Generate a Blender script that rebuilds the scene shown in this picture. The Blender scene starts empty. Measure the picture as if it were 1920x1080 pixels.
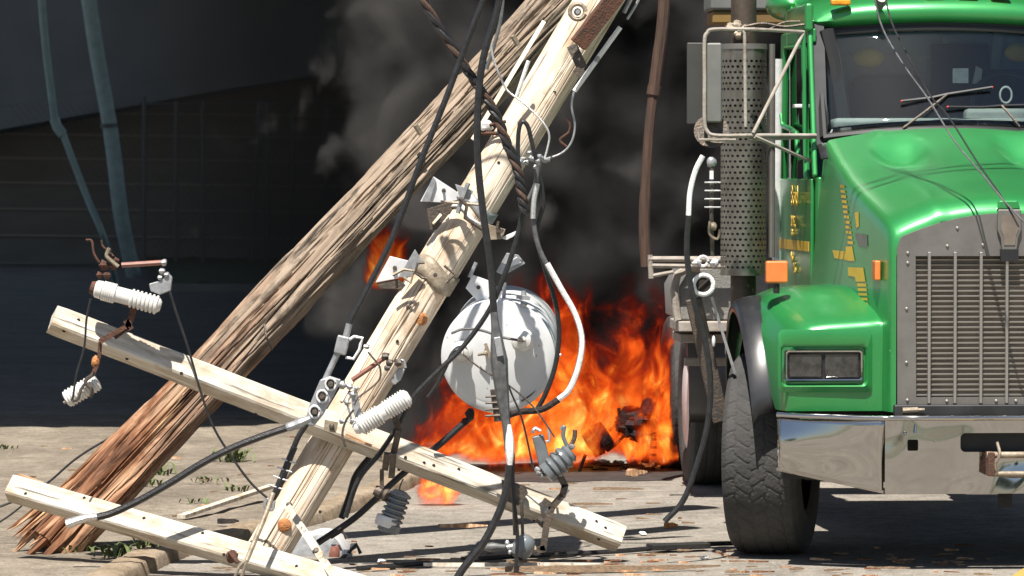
import bpy, bmesh, math, random
from mathutils import Vector, Matrix, noise
R = math.radians
random.seed(7)
scene = bpy.context.scene
C = scene.collection

# ---------------------------------------------------------------- camera, sky, sun, exposure
F = 7457.0            # focal length in pixels of the 1920 wide photograph
CAMZ = 2.0
HZ = 325.0            # pixel row of the horizon
PITCH = -math.atan((540 - HZ) / F)
cam_data = bpy.data.cameras.new("camera")
cam = bpy.data.objects.new("camera", cam_data)
C.objects.link(cam)
cam.location = (0, 0, CAMZ)
cam.rotation_euler = (R(90) + PITCH, 0, 0)
cam_data.sensor_width = 36
cam_data.lens = 36 * F / 1920
cam_data.clip_start = 0.5
cam_data.clip_end = 3000
cam_data.dof.use_dof = True
cam_data.dof.focus_distance = 20.8
cam_data.dof.aperture_fstop = 8.0
scene.camera = cam

SUN = Vector((-0.10, -0.42, 0.90)).normalized()
world = bpy.data.worlds.new("World")
scene.world = world
world.use_nodes = True
wn = world.node_tree
wn.nodes.clear()
sky = wn.nodes.new("ShaderNodeTexSky")
sky.sky_type = 'NISHITA'
sky.sun_disc = False
sky.sun_elevation = math.asin(SUN.z)
sky.sun_rotation = math.atan2(SUN.x, SUN.y) % (2 * math.pi)
bg = wn.nodes.new("ShaderNodeBackground")
bg.inputs[1].default_value = 0.05
wo = wn.nodes.new("ShaderNodeOutputWorld")
wn.links.new(sky.outputs[0], bg.inputs[0])
wn.links.new(bg.outputs[0], wo.inputs[0])

sl = bpy.data.lights.new("sun", 'SUN')
sl.energy = 5.0
sl.angle = R(0.55)
sl.color = (1.0, 0.94, 0.86)
so = bpy.data.objects.new("sun", sl)
C.objects.link(so)
so.location = (-4, -18, 40)
so.rotation_euler = (-SUN).to_track_quat('-Z', 'Y').to_euler()

scene.view_settings.view_transform = 'Standard'
scene.view_settings.look = 'None'
scene.view_settings.exposure = 0.95
scene.view_settings.gamma = 1.0
scene.render.engine = 'CYCLES'
scene.cycles.max_bounces = 7
scene.cycles.volume_bounces = 1
scene.cycles.transparent_max_bounces = 12
scene.cycles.volume_step_rate = 1.0
scene.cycles.volume_max_steps = 160
scene.cycles.use_denoising = True

CP, SP = math.cos(PITCH), math.sin(PITCH)

def at(px, py, Y):
    """the place at distance Y that the photograph shows at pixel px, py"""
    a = (px - 960) / F
    b = (540 - py) / F
    d = Vector((a, CP - b * SP, SP + b * CP))
    return Vector((0, 0, CAMZ)) + d * (Y / d.y)

def S(Y):
    return F / Y

def ground(px, py, z=0.0):
    b = (540 - py) / F
    dz, dy = SP + b * CP, CP - b * SP
    t = (z - CAMZ) / dz
    return Vector(((px - 960) / F * t, dy * t, z))

# ---------------------------------------------------------------- mesh helpers
MAT = {}      # world matrix of every parent

class MB:
    def __init__(self):
        self.v, self.f = [], []

    def add(self, vs, fs):
        o = len(self.v)
        self.v += [Vector(v) for v in vs]
        self.f += [tuple(i + o for i in f) for f in fs]
        return self

    def box(self, c, sx, sy, sz, rot=None):
        c = Vector(c)
        vs = []
        for z in (-.5, .5):
            for x, y in ((-.5, -.5), (.5, -.5), (.5, .5), (-.5, .5)):
                p = Vector((x * sx, y * sy, z * sz))
                if rot is not None:
                    p = rot @ p
                vs.append(c + p)
        return self.add(vs, [(3, 2, 1, 0), (4, 5, 6, 7), (0, 1, 5, 4), (1, 2, 6, 5), (2, 3, 7, 6), (3, 0, 4, 7)])

    def beam(self, p0, p1, w, h, up=Vector((0, 0, 1)), roll=0.0):
        p0, p1 = Vector(p0), Vector(p1)
        ax = (p1 - p0).normalized()
        side = ax.cross(up)
        if side.length < 1e-4:
            side = ax.cross(Vector((0, 1, 0)))
        side.normalize()
        u = side.cross(ax).normalized()
        if roll:
            q = Matrix.Rotation(roll, 3, ax)
            side, u = q @ side, q @ u
        vs = []
        for p in (p0, p1):
            for a, b in ((-1, -1), (1, -1), (1, 1), (-1, 1)):
                vs.append(p + side * (a * w / 2) + u * (b * h / 2))
        return self.add(vs, [(0, 1, 2, 3), (7, 6, 5, 4), (0, 4, 5, 1), (1, 5, 6, 2), (2, 6, 7, 3), (3, 7, 4, 0)])

    def tube(self, pts, r, n=8, cap=True):
        pts = [Vector(p) for p in pts]
        m = len(pts)
        rs = r if isinstance(r, (list, tuple)) else [r] * m
        prev = None
        vs, fs = [], []
        for i, p in enumerate(pts):
            t = (pts[min(i + 1, m - 1)] - pts[max(i - 1, 0)])
            if t.length < 1e-9:
                t = Vector((0, 0, 1))
            t.normalize()
            if prev is None:
                a = Vector((0, 0, 1)) if abs(t.z) < .9 else Vector((0, 1, 0))
                u = t.cross(a).normalized()
            else:
                u = (prev - t * prev.dot(t))
                if u.length < 1e-6:
                    u = t.cross(Vector((0, 1, 0)))
                u.normalize()
            prev = u
            w = t.cross(u)
            for k in range(n):
                an = 2 * math.pi * k / n
                vs.append(p + (u * math.cos(an) + w * math.sin(an)) * rs[i])
        for i in range(m - 1):
            for k in range(n):
                k2 = (k + 1) % n
                fs.append((i * n + k, i * n + k2, (i + 1) * n + k2, (i + 1) * n + k))
        if cap:
            fs.append(tuple(range(n - 1, -1, -1)))
            fs.append(tuple((m - 1) * n + k for k in range(n)))
        return self.add(vs, fs)

    def lathe(self, p0, p1, prof, n=20):
        """prof: list of (t 0..1 along p0->p1, radius)"""
        p0, p1 = Vector(p0), Vector(p1)
        ax = (p1 - p0)
        t = ax.normalized()
        a = Vector((0, 0, 1)) if abs(t.z) < .9 else Vector((0, 1, 0))
        u = t.cross(a).normalized()
        w = t.cross(u)
        vs, fs = [], []
        for (q, r) in prof:
            for k in range(n):
                an = 2 * math.pi * k / n
                vs.append(p0 + ax * q + (u * math.cos(an) + w * math.sin(an)) * max(r, 1e-4))
        m = len(prof)
        for i in range(m - 1):
            for k in range(n):
                k2 = (k + 1) % n
                fs.append((i * n + k, i * n + k2, (i + 1) * n + k2, (i + 1) * n + k))
        fs.append(tuple(range(n - 1, -1, -1)))
        fs.append(tuple((m - 1) * n + k for k in range(n)))
        return self.add(vs, fs)

    def prism(self, poly, d):
        """closed outline poly (3-D points) given thickness vector d"""
        n = len(poly)
        d = Vector(d)
        vs = [Vector(p) for p in poly] + [Vector(p) + d for p in poly]
        fs = [tuple(range(n - 1, -1, -1)), tuple(range(n, 2 * n))]
        for i in range(n):
            j = (i + 1) % n
            fs.append((i, j, n + j, n + i))
        return self.add(vs, fs)

    def ell(self, c, rx, ry, rz, nu=14, nv=8, jitter=0.0):
        c = Vector(c)
        vs, fs = [], []
        for i in range(nv + 1):
            ph = math.pi * i / nv
            for k in range(nu):
                th = 2 * math.pi * k / nu
                d = Vector((math.sin(ph) * math.cos(th), math.sin(ph) * math.sin(th), math.cos(ph)))
                q = 1 + jitter * noise.noise(d * 2.2 + c * 3)
                vs.append(c + Vector((d.x * rx, d.y * ry, d.z * rz)) * q)
        for i in range(nv):
            for k in range(nu):
                k2 = (k + 1) % nu
                fs.append((i * nu + k, (i + 1) * nu + k, (i + 1) * nu + k2, i * nu + k2))
        return self.add(vs, fs)

    def grid(self, rows):
        """rows of equally many points"""
        n = len(rows[0])
        vs = [p for r in rows for p in r]
        fs = []
        for i in range(len(rows) - 1):
            for k in range(n - 1):
                fs.append((i * n + k, i * n + k + 1, (i + 1) * n + k + 1, (i + 1) * n + k))
        return self.add(vs, fs)

    def build(self, name, mat, parent=None, local=False, sharp=38, bevel=0.0, label=None, flip=False, solid=0.0, weld=False):
        me = bpy.data.meshes.new(name)
        o = bpy.data.objects.new(name, me)
        C.objects.link(o)
        if parent is not None:
            o.parent = parent
            M = MAT[parent.name]
            vs = self.v if local else [M.inverted() @ p for p in self.v]
            MAT[o.name] = M
        else:
            if local:
                vs = self.v
                MAT[o.name] = Matrix.Identity(4)
            else:
                xs = [p.x for p in self.v]; ys = [p.y for p in self.v]; zs = [p.z for p in self.v]
                b = Vector(((min(xs) + max(xs)) / 2, (min(ys) + max(ys)) / 2, min(zs)))
                o.location = b
                MAT[o.name] = Matrix.Translation(b)
                vs = [p - b for p in self.v]
        me.from_pydata([tuple(p) for p in vs], [], self.f)
        bm = bmesh.new()
        bm.from_mesh(me)
        if weld:
            bmesh.ops.remove_doubles(bm, verts=bm.verts, dist=1e-5)
        bmesh.ops.recalc_face_normals(bm, faces=bm.faces)
        if flip:
            bmesh.ops.reverse_faces(bm, faces=bm.faces)
        bm.to_mesh(me)
        bm.free()
        me.polygons.foreach_set("use_smooth", [True] * len(me.polygons))
        me.set_sharp_from_angle(angle=R(sharp))
        if mat is not None:
            me.materials.append(mat)
        if solid:
            s_ = o.modifiers.new("solid", 'SOLIDIFY')
            s_.thickness = solid
            s_.offset = 0
        if bevel:
            b_ = o.modifiers.new("bevel", 'BEVEL')
            b_.width = bevel
            b_.segments = 2
            b_.limit_method = 'ANGLE'
            b_.angle_limit = R(40)
            b_.harden_normals = True
        if label:
            o["label"] = label
        return o

def thing(name, label, cat, M, group=None):
    o = bpy.data.objects.new(name, None)
    C.objects.link(o)
    o.empty_display_size = 0.2
    if isinstance(M, Vector):
        M = Matrix.Translation(M)
    o.matrix_world = M
    MAT[o.name] = M.copy()
    o["label"] = label
    o["category"] = cat
    if group:
        o["group"] = group
    return o

def tag(o, label, cat, group=None, kind=None):
    o["label"] = label
    o["category"] = cat
    if group:
        o["group"] = group
    if kind:
        o["kind"] = kind
    return o

def struct(o, label=None):
    o["kind"] = "structure"
    if label:
        o["label"] = label
    return o

def spline(pts, k=6):
    pts = [Vector(p) for p in pts]
    if len(pts) < 3:
        return pts
    P = [pts[0] * 2 - pts[1]] + pts + [pts[-1] * 2 - pts[-2]]
    out = []
    for i in range(1, len(P) - 2):
        a, b, c, d = P[i - 1], P[i], P[i + 1], P[i + 2]
        for j in range(k):
            t = j / k
            out.append(0.5 * ((2 * b) + (c - a) * t + (2 * a - 5 * b + 4 * c - d) * t * t + (3 * b - a - 3 * c + d) * t ** 3))
    out.append(pts[-1])
    return out

def plate_holes(outer, holes, thick, name, mat, parent, M2, bevel=0.0):
    """flat plate (2-D outline in x,z of M2) with real holes"""
    cu = bpy.data.curves.new(name, 'CURVE')
    cu.dimensions = '2D'
    cu.fill_mode = 'BOTH'
    cu.extrude = thick / 2
    for pl in [outer] + holes:
        sp = cu.splines.new('POLY')
        sp.points.add(len(pl) - 1)
        for i, (x, y) in enumerate(pl):
            sp.points[i].co = (x, y, 0, 1)
        sp.use_cyclic_u = True
    tmp = bpy.data.objects.new("tmp", cu)
    C.objects.link(tmp)
    dg = bpy.context.evaluated_depsgraph_get()
    me = bpy.data.meshes.new_from_object(tmp.evaluated_get(dg))
    bpy.data.objects.remove(tmp)
    bpy.data.curves.remove(cu)
    me.name = name
    # curve x -> x, curve y -> z, curve z -> -y
    me.transform(M2 @ Matrix.Rotation(R(90), 4, 'X'))
    me.materials.clear()
    me.materials.append(mat)
    o = bpy.data.objects.new(name, me)
    C.objects.link(o)
    o.parent = parent
    MAT[o.name] = MAT[parent.name]
    me.polygons.foreach_set("use_smooth", [True] * len(me.polygons))
    me.set_sharp_from_angle(angle=R(30))
    return o

def rrect(x0, z0, x1, z1, r, n=5):
    out = []
    for cx, cz, a0 in ((x1 - r, z1 - r, 0), (x0 + r, z1 - r, 90), (x0 + r, z0 + r, 180), (x1 - r, z0 + r, 270)):
        for i in range(n + 1):
            a = R(a0 + 90 * i / n)
            out.append((cx + r * math.cos(a), cz + r * math.sin(a)))
    return out

# ---------------------------------------------------------------- materials
def newmat(name):
    m = bpy.data.materials.new(name)
    m.use_nodes = True
    nt = m.node_tree
    return m, nt, nt.nodes["Principled BSDF"]

def mat(name, col, rough=.6, metal=0.0, col2=None, scale=8.0, bump=0.0, bscale=None, coat=0.0, stretch=None,
        contrast=(.35, .65), spots=None, rvar=0.0, detail=5, spec=None):
    m, nt, b = newmat(name)
    N, L = nt.nodes, nt.links
    b.inputs["Base Color"].default_value = (*col, 1)
    b.inputs["Roughness"].default_value = rough
    b.inputs["Metallic"].default_value = metal
    if spec is not None:
        b.inputs["Specular IOR Level"].default_value = spec
    if coat:
        b.inputs["Coat Weight"].default_value = coat
        b.inputs["Coat Roughness"].default_value = .20
    tc = N.new("ShaderNodeTexCoord")
    src = tc.outputs["Object"]
    if stretch:
        mp = N.new("ShaderNodeMapping")
        mp.inputs["Scale"].default_value = stretch
        L.new(src, mp.inputs[0])
        src = mp.outputs[0]
    cur = None
    if col2:
        n = N.new("ShaderNodeTexNoise")
        n.inputs["Scale"].default_value = scale
        n.inputs["Detail"].default_value = detail
        n.inputs["Roughness"].default_value = .6
        L.new(src, n.inputs["Vector"])
        r = N.new("ShaderNodeValToRGB")
        r.color_ramp.elements[0].position = contrast[0]
        r.color_ramp.elements[1].position = contrast[1]
        r.color_ramp.elements[0].color = (*col, 1)
        r.color_ramp.elements[1].color = (*col2, 1)
        L.new(n.outputs[0], r.inputs[0])
        cur = r.outputs[0]
        if spots:
            sc_, thr, scol = spots
            n2 = N.new("ShaderNodeTexNoise")
            n2.inputs["Scale"].default_value = sc_
            n2.inputs["Detail"].default_value = 3
            L.new(src, n2.inputs["Vector"])
            mr = N.new("ShaderNodeMapRange")
            mr.inputs[1].default_value = thr
            mr.inputs[2].default_value = thr + .06
            L.new(n2.outputs[0], mr.inputs[0])
            mx = N.new("ShaderNodeMixRGB")
            L.new(mr.outputs[0], mx.inputs[0])
            L.new(cur, mx.inputs[1])
            mx.inputs[2].default_value = (*scol, 1)
            cur = mx.outputs[0]
        L.new(cur, b.inputs["Base Color"])
        if rvar:
            mr2 = N.new("ShaderNodeMapRange")
            mr2.inputs[3].default_value = max(0, rough - rvar)
            mr2.inputs[4].default_value = min(1, rough + rvar)
            L.new(n.outputs[0], mr2.inputs[0])
            L.new(mr2.outputs[0], b.inputs["Roughness"])
    if bump:
        n = N.new("ShaderNodeTexNoise")
        n.inputs["Scale"].default_value = bscale or scale * 3
        n.inputs["Detail"].default_value = 6
        L.new(src, n.inputs["Vector"])
        bp = N.new("ShaderNodeBump")
        bp.inputs["Strength"].default_value = bump
        bp.inputs["Distance"].default_value = .02
        L.new(n.outputs[0], bp.inputs["Height"])
        L.new(bp.outputs[0], b.inputs["Normal"])
    return m

def wood_mat(name, pale, mid, dark, fresh=None, fresh_z=None, crack=.5, sc=1.0, bump=.6, stain=None, zs=1.0):
    """grain runs along the object's local Z axis"""
    m, nt, b = newmat(name)
    N, L = nt.nodes, nt.links
    tc = N.new("ShaderNodeTexCoord")
    mp = N.new("ShaderNodeMapping")
    mp.inputs["Scale"].default_value = (16 * sc, 16 * sc, 1.5 * sc * zs)
    L.new(tc.outputs["Object"], mp.inputs[0])
    n1 = N.new("ShaderNodeTexNoise")
    n1.inputs["Scale"].default_value = 1.0
    n1.inputs["Detail"].default_value = 6
    n1.inputs["Roughness"].default_value = .65
    n1.inputs["Distortion"].default_value = .9
    L.new(mp.outputs[0], n1.inputs["Vector"])
    r = N.new("ShaderNodeValToRGB")
    e = r.color_ramp.elements
    e[0].position, e[0].color = .30, (*dark, 1)
    e[1].position, e[1].color = .62, (*pale, 1)
    x = e.new(.45); x.color = (*mid, 1)
    L.new(n1.outputs[0], r.inputs[0])
    col = r.outputs[0]
    # broad weathering patches
    n3 = N.new("ShaderNodeTexNoise")
    n3.inputs["Scale"].default_value = 2.2
    n3.inputs["Detail"].default_value = 4
    L.new(tc.outputs["Object"], n3.inputs["Vector"])
    mr3 = N.new("ShaderNodeMapRange")
    mr3.inputs[1].default_value, mr3.inputs[2].default_value = .42, .68
    L.new(n3.outputs[0], mr3.inputs[0])
    mx3 = N.new("ShaderNodeMixRGB")
    mx3.blend_type = 'MIX'
    ml = N.new("ShaderNodeMath"); ml.operation = 'MULTIPLY'; ml.inputs[1].default_value = .75
    L.new(mr3.outputs[0], ml.inputs[0])
    L.new(ml.outputs[0], mx3.inputs[0])
    L.new(col, mx3.inputs[1])
    mx3.inputs[2].default_value = (*mid, 1)
    col = mx3.outputs[0]
    if stain:
        mp5 = N.new("ShaderNodeMapping")
        mp5.inputs["Scale"].default_value = (7, 7, 2.4 * zs ** .5)
        L.new(tc.outputs["Object"], mp5.inputs[0])
        n5 = N.new("ShaderNodeTexNoise"); n5.inputs["Scale"].default_value = 1.0; n5.inputs["Detail"].default_value = 7; n5.inputs["Roughness"].default_value = .7
        L.new(mp5.outputs[0], n5.inputs["Vector"])
        mr5 = N.new("ShaderNodeMapRange")
        mr5.inputs[1].default_value, mr5.inputs[2].default_value = .50, .62
        mr5.inputs[4].default_value = .8
        L.new(n5.outputs[0], mr5.inputs[0])
        mx5 = N.new("ShaderNodeMixRGB")
        L.new(mr5.outputs[0], mx5.inputs[0]); L.new(col, mx5.inputs[1]); mx5.inputs[2].default_value = (*stain, 1)
        col = mx5.outputs[0]
    if fresh:
        sx = N.new("ShaderNodeSeparateXYZ")
        L.new(tc.outputs["Object"], sx.inputs[0])
        r2 = N.new("ShaderNodeValToRGB")
        e = r2.color_ramp.elements
        e[0].position, e[0].color = .34, (*fresh[0], 1)
        e[1].position, e[1].color = .66, (*fresh[2], 1)
        x = e.new(.5); x.color = (*fresh[1], 1)
        L.new(n1.outputs[0], r2.inputs[0])
        n4 = N.new("ShaderNodeTexNoise")
        n4.inputs["Scale"].default_value = 1.0
        mp4 = N.new("ShaderNodeMapping")
        mp4.inputs["Scale"].default_value = (9, 9, .5)
        L.new(tc.outputs["Object"], mp4.inputs[0])
        L.new(mp4.outputs[0], n4.inputs["Vector"])
        ad = N.new("ShaderNodeMath"); ad.operation = 'MULTIPLY_ADD'
        ad.inputs[1].default_value = 3.2
        L.new(n4.outputs[0], ad.inputs[0])
        L.new(sx.outputs[2], ad.inputs[2])
        mr = N.new("ShaderNodeMapRange")
        mr.inputs[1].default_value, mr.inputs[2].default_value = fresh_z
        mr.inputs[3].default_value, mr.inputs[4].default_value = 1, 0
        L.new(ad.outputs[0], mr.inputs[0])
        mx = N.new("ShaderNodeMixRGB")
        L.new(mr.outputs[0], mx.inputs[0])
        L.new(col, mx.inputs[1])
        L.new(r2.outputs[0], mx.inputs[2])
        col = mx.outputs[0]
    # fine dark drying cracks
    mp2 = N.new("ShaderNodeMapping")
    mp2.inputs["Scale"].default_value = (38 * sc, 38 * sc, 1.6 * sc * zs)
    L.new(tc.outputs["Object"], mp2.inputs[0])
    n2 = N.new("ShaderNodeTexNoise")
    n2.inputs["Scale"].default_value = 1.0
    n2.inputs["Detail"].default_value = 3
    L.new(mp2.outputs[0], n2.inputs["Vector"])
    mr2 = N.new("ShaderNodeMapRange")
    mr2.inputs[1].default_value, mr2.inputs[2].default_value = .30, .38
    L.new(n2.outputs[0], mr2.inputs[0])
    mx2 = N.new("ShaderNodeMixRGB"); mx2.blend_type = 'MULTIPLY'
    mx2.inputs[0].default_value = crack
    L.new(col, mx2.inputs[1])
    L.new(mr2.outputs[0], mx2.inputs[2])
    L.new(mx2.outputs[0], b.inputs["Base Color"])
    b.inputs["Roughness"].default_value = .8
    b.inputs["Specular IOR Level"].default_value = .25
    bp = N.new("ShaderNodeBump")
    bp.inputs["Strength"].default_value = bump
    bp.inputs["Distance"].default_value = .012
    L.new(n1.outputs[0], bp.inputs["Height"])
    bp2 = N.new("ShaderNodeBump")
    bp2.inputs["Strength"].default_value = bump
    bp2.inputs["Distance"].default_value = .006
    L.new(mr2.outputs[0], bp2.inputs["Height"])
    L.new(bp.outputs[0], bp2.inputs["Normal"])
    L.new(bp2.outputs[0], b.inputs["Normal"])
    return m

W = {}
W['split'] = wood_mat('splintered wood', (.34, .27, .205), (.235, .18, .132), (.11, .082, .06),
                      fresh=((.03, .014, .008), (.20, .09, .045), (.48, .31, .19)), fresh_z=(2.3, 3.5), crack=.8, sc=.5, bump=.9, stain=(.085, .07, .052), zs=2.6)
W['pole'] = wood_mat('pale pole wood', (.72, .65, .54), (.56, .46, .35), (.32, .23, .16), crack=.7, sc=.5, bump=.5, stain=(.40, .28, .18), zs=2.0)
W['arm'] = wood_mat('bleached crossarm wood', (.66, .63, .56), (.48, .43, .35), (.20, .16, .12), crack=.6, sc=.9, bump=.8, stain=(.36, .28, .19), zs=1.5)
W['sliver'] = wood_mat('fresh wood sliver', (.66, .47, .31), (.38, .20, .10), (.09, .04, .025), crack=.4, sc=2.5, bump=.5)
W['porcelain'] = mat('glazed porcelain', (.66, .66, .64), .22, col2=(.54, .53, .50), scale=9, coat=.3)
W['greyporc'] = mat('grey glazed porcelain', (.15, .165, .175), .25, col2=(.105, .118, .125), scale=9, coat=.3)
W['galv'] = mat('galvanised steel', (.40, .41, .42), .45, .5, col2=(.27, .28, .29), scale=22, bump=.1)
W['galvwhite'] = mat('bright galvanised steel', (.74, .75, .76), .5, .25, col2=(.60, .61, .62), scale=14, bump=.05)
W['rust'] = mat('rusty steel', (.13, .055, .032), .85, .2, col2=(.065, .038, .028), scale=30, bump=.4)
W['tanplate'] = mat('weathered tan steel', (.33, .28, .21), .6, .3, col2=(.20, .16, .115), scale=20, bump=.2)
W['darksteel'] = mat('dark steel', (.07, .065, .06), .55, .5, col2=(.13, .10, .075), scale=25, bump=.3)
W['redrod'] = mat('red brown fibre tube', (.26, .10, .07), .5, col2=(.17, .07, .05), scale=30)
W['rubber'] = mat('black cable rubber', (.010, .010, .011), .42, col2=(.022, .022, .023), scale=40, bump=.15)
W['greycable'] = mat('grey cable', (.06, .062, .065), .5, col2=(.12, .12, .12), scale=30)
W['silver'] = mat('bright aluminium strands', (.72, .72, .72), .35, .75, col2=(.5, .5, .5), scale=50, bump=.3, stretch=(1, 1, 8))
W['whitetape'] = mat('white tape', (.82, .82, .80), .5, col2=(.65, .65, .63), scale=30, bump=.2)
W['tank'] = mat('transformer grey enamel', (.60, .615, .62), .38, col2=(.54, .555, .56), scale=5, coat=.15, bump=.03, spots=(26, .70, (.24, .19, .15)))
W['char'] = mat('charred metal', (.012, .010, .009), .9, col2=(.03, .02, .018), scale=14, bump=.8)
W['knot'] = mat('orange wood knot', (.50, .22, .07), .7, col2=(.30, .11, .035), scale=40, bump=.4)
W['hole'] = mat('bolt hole', (.02, .016, .012), .9)
W['brown'] = mat('brown stained timber', (.085, .045, .028), .75, col2=(.045, .026, .018), scale=6, stretch=(8, 8, .6), bump=.4)
# truck
W['green'] = mat('metallic green paint', (.022, .235, .055), .42, .40, col2=(.028, .275, .068), scale=2.5, coat=1.0, spots=(60, .69, (.16, .26, .14)), rvar=.06)
nt_ = W['green'].node_tree
W['chrome'] = mat('polished chrome', (.48, .47, .455), .07, 1.0, col2=(.43, .42, .405), scale=2.5, rvar=.04)
nt_c = W['chrome'].node_tree
n_ = nt_c.nodes.new('ShaderNodeTexNoise'); n_.inputs['Scale'].default_value = 2.6; n_.inputs['Detail'].default_value = 0; n_.inputs['Distortion'].default_value = .6
tc_ = nt_c.nodes.new('ShaderNodeTexCoord'); nt_c.links.new(tc_.outputs['Object'], n_.inputs['Vector'])
b_ = nt_c.nodes.new('ShaderNodeBump'); b_.inputs['Strength'].default_value = .5; b_.inputs['Distance'].default_value = .11
nt_c.links.new(n_.outputs[0], b_.inputs['Height']); nt_c.links.new(b_.outputs[0], nt_c.nodes['Principled BSDF'].inputs['Normal'])
W['steel'] = mat('brushed stainless', (.20, .193, .178), .45, .5, col2=(.165, .158, .145), scale=8, bump=.05)
W['bars'] = mat('grille bar steel', (.28, .265, .24), .45, .5)
W['rod'] = mat('grille rod steel', (.40, .38, .35), .35, .8)
W['grillmesh'] = mat('radiator insect screen', (.12, .10, .08), .8, .1, col2=(.20, .17, .135), scale=9, contrast=(.3, .7))
W['tire'] = mat('tyre rubber', (.036, .036, .035), .9, col2=(.055, .054, .052), scale=7, bump=.3, bscale=60)
W['flare'] = mat('black moulded rubber', (.014, .0145, .016), .32, col2=(.03, .03, .033), scale=5)
W['black'] = mat('black plastic', (.012, .012, .013), .5)
W['under'] = mat('greasy black chassis', (.008, .008, .008), .75, col2=(.016, .015, .014), scale=14, bump=.3)
W['perf'] = mat('perforated stainless', (.30, .285, .255), .36, .85, col2=(.20, .185, .155), scale=9, bump=.1, rvar=.1)
W['pipe'] = mat('heat stained pipe', (.12, .095, .075), .55, .6, col2=(.07, .05, .04), scale=9)
W['alu'] = mat('aluminium plate', (.27, .265, .25), .55, .3, col2=(.20, .195, .18), scale=60, bump=.35, bscale=120)
W['paleframe'] = mat('dusty pale paint', (.36, .325, .285), .7, col2=(.24, .205, .17), scale=12, bump=.2)
W['orange'] = mat('amber lens', (.66, .17, .04), .3, coat=.5, col2=(.75, .2, .04), scale=20)
W['amber'] = mat('amber marker lens', (.85, .35, .02), .2, coat=.6, col2=(.6, .2, .01), scale=30)
W['yellow'] = mat('gold lettering', (.55, .36, .03), .45, col2=(.48, .30, .03), scale=9)
W['white'] = mat('white paint', (.8, .8, .78), .45, col2=(.7, .7, .68), scale=9)
W['lens'] = mat('headlamp glass', (.012, .012, .012), .10, .0, col2=(.04, .039, .038), scale=30, coat=1.0)
W['dash'] = mat('dashboard grey', (.34, .34, .32), .7, col2=(.42, .42, .40), scale=6)
W['cabin'] = mat('cab lining', (.26, .36, .42), .8, col2=(.32, .42, .48), scale=2)
W['seat'] = mat('dark seat cloth', (.02, .024, .026), .9, col2=(.035, .04, .04), scale=6)
W['yellowseat'] = mat('yellow seat top', (.95, .62, .05), .7, col2=(.9, .55, .05), scale=8)
W['red'] = mat('red cap', (.45, .02, .02), .5)
W['bluegreen'] = mat('blue green pipe paint', (.34, .46, .46), .7, col2=(.24, .35, .36), scale=5)
W['weed'] = mat('weed leaf', (.07, .105, .03), .7, col2=(.12, .145, .05), scale=20)

def glass_mat(name, tint, refl=.9):
    m = bpy.data.materials.new(name)
    m.use_nodes = True
    nt = m.node_tree
    N, L = nt.nodes, nt.links
    N.clear()
    out = N.new("ShaderNodeOutputMaterial")
    tr = N.new("ShaderNodeBsdfTransparent"); tr.inputs[0].default_value = (*tint, 1)
    gl = N.new("ShaderNodeBsdfGlossy"); gl.inputs["Roughness"].default_value = .02
    gl.inputs[0].default_value = (refl, refl, refl, 1)
    fr = N.new("ShaderNodeFresnel"); fr.inputs[0].default_value = 1.5
    mx = N.new("ShaderNodeMixShader")
    L.new(fr.outputs[0], mx.inputs[0]); L.new(tr.outputs[0], mx.inputs[1]); L.new(gl.outputs[0], mx.inputs[2])
    L.new(mx.outputs[0], out.inputs[0])
    return m
W['glass'] = glass_mat('windscreen glass', (.78, .84, .84))
W['darkglass'] = glass_mat('dark door glass', (.10, .12, .12))

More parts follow.
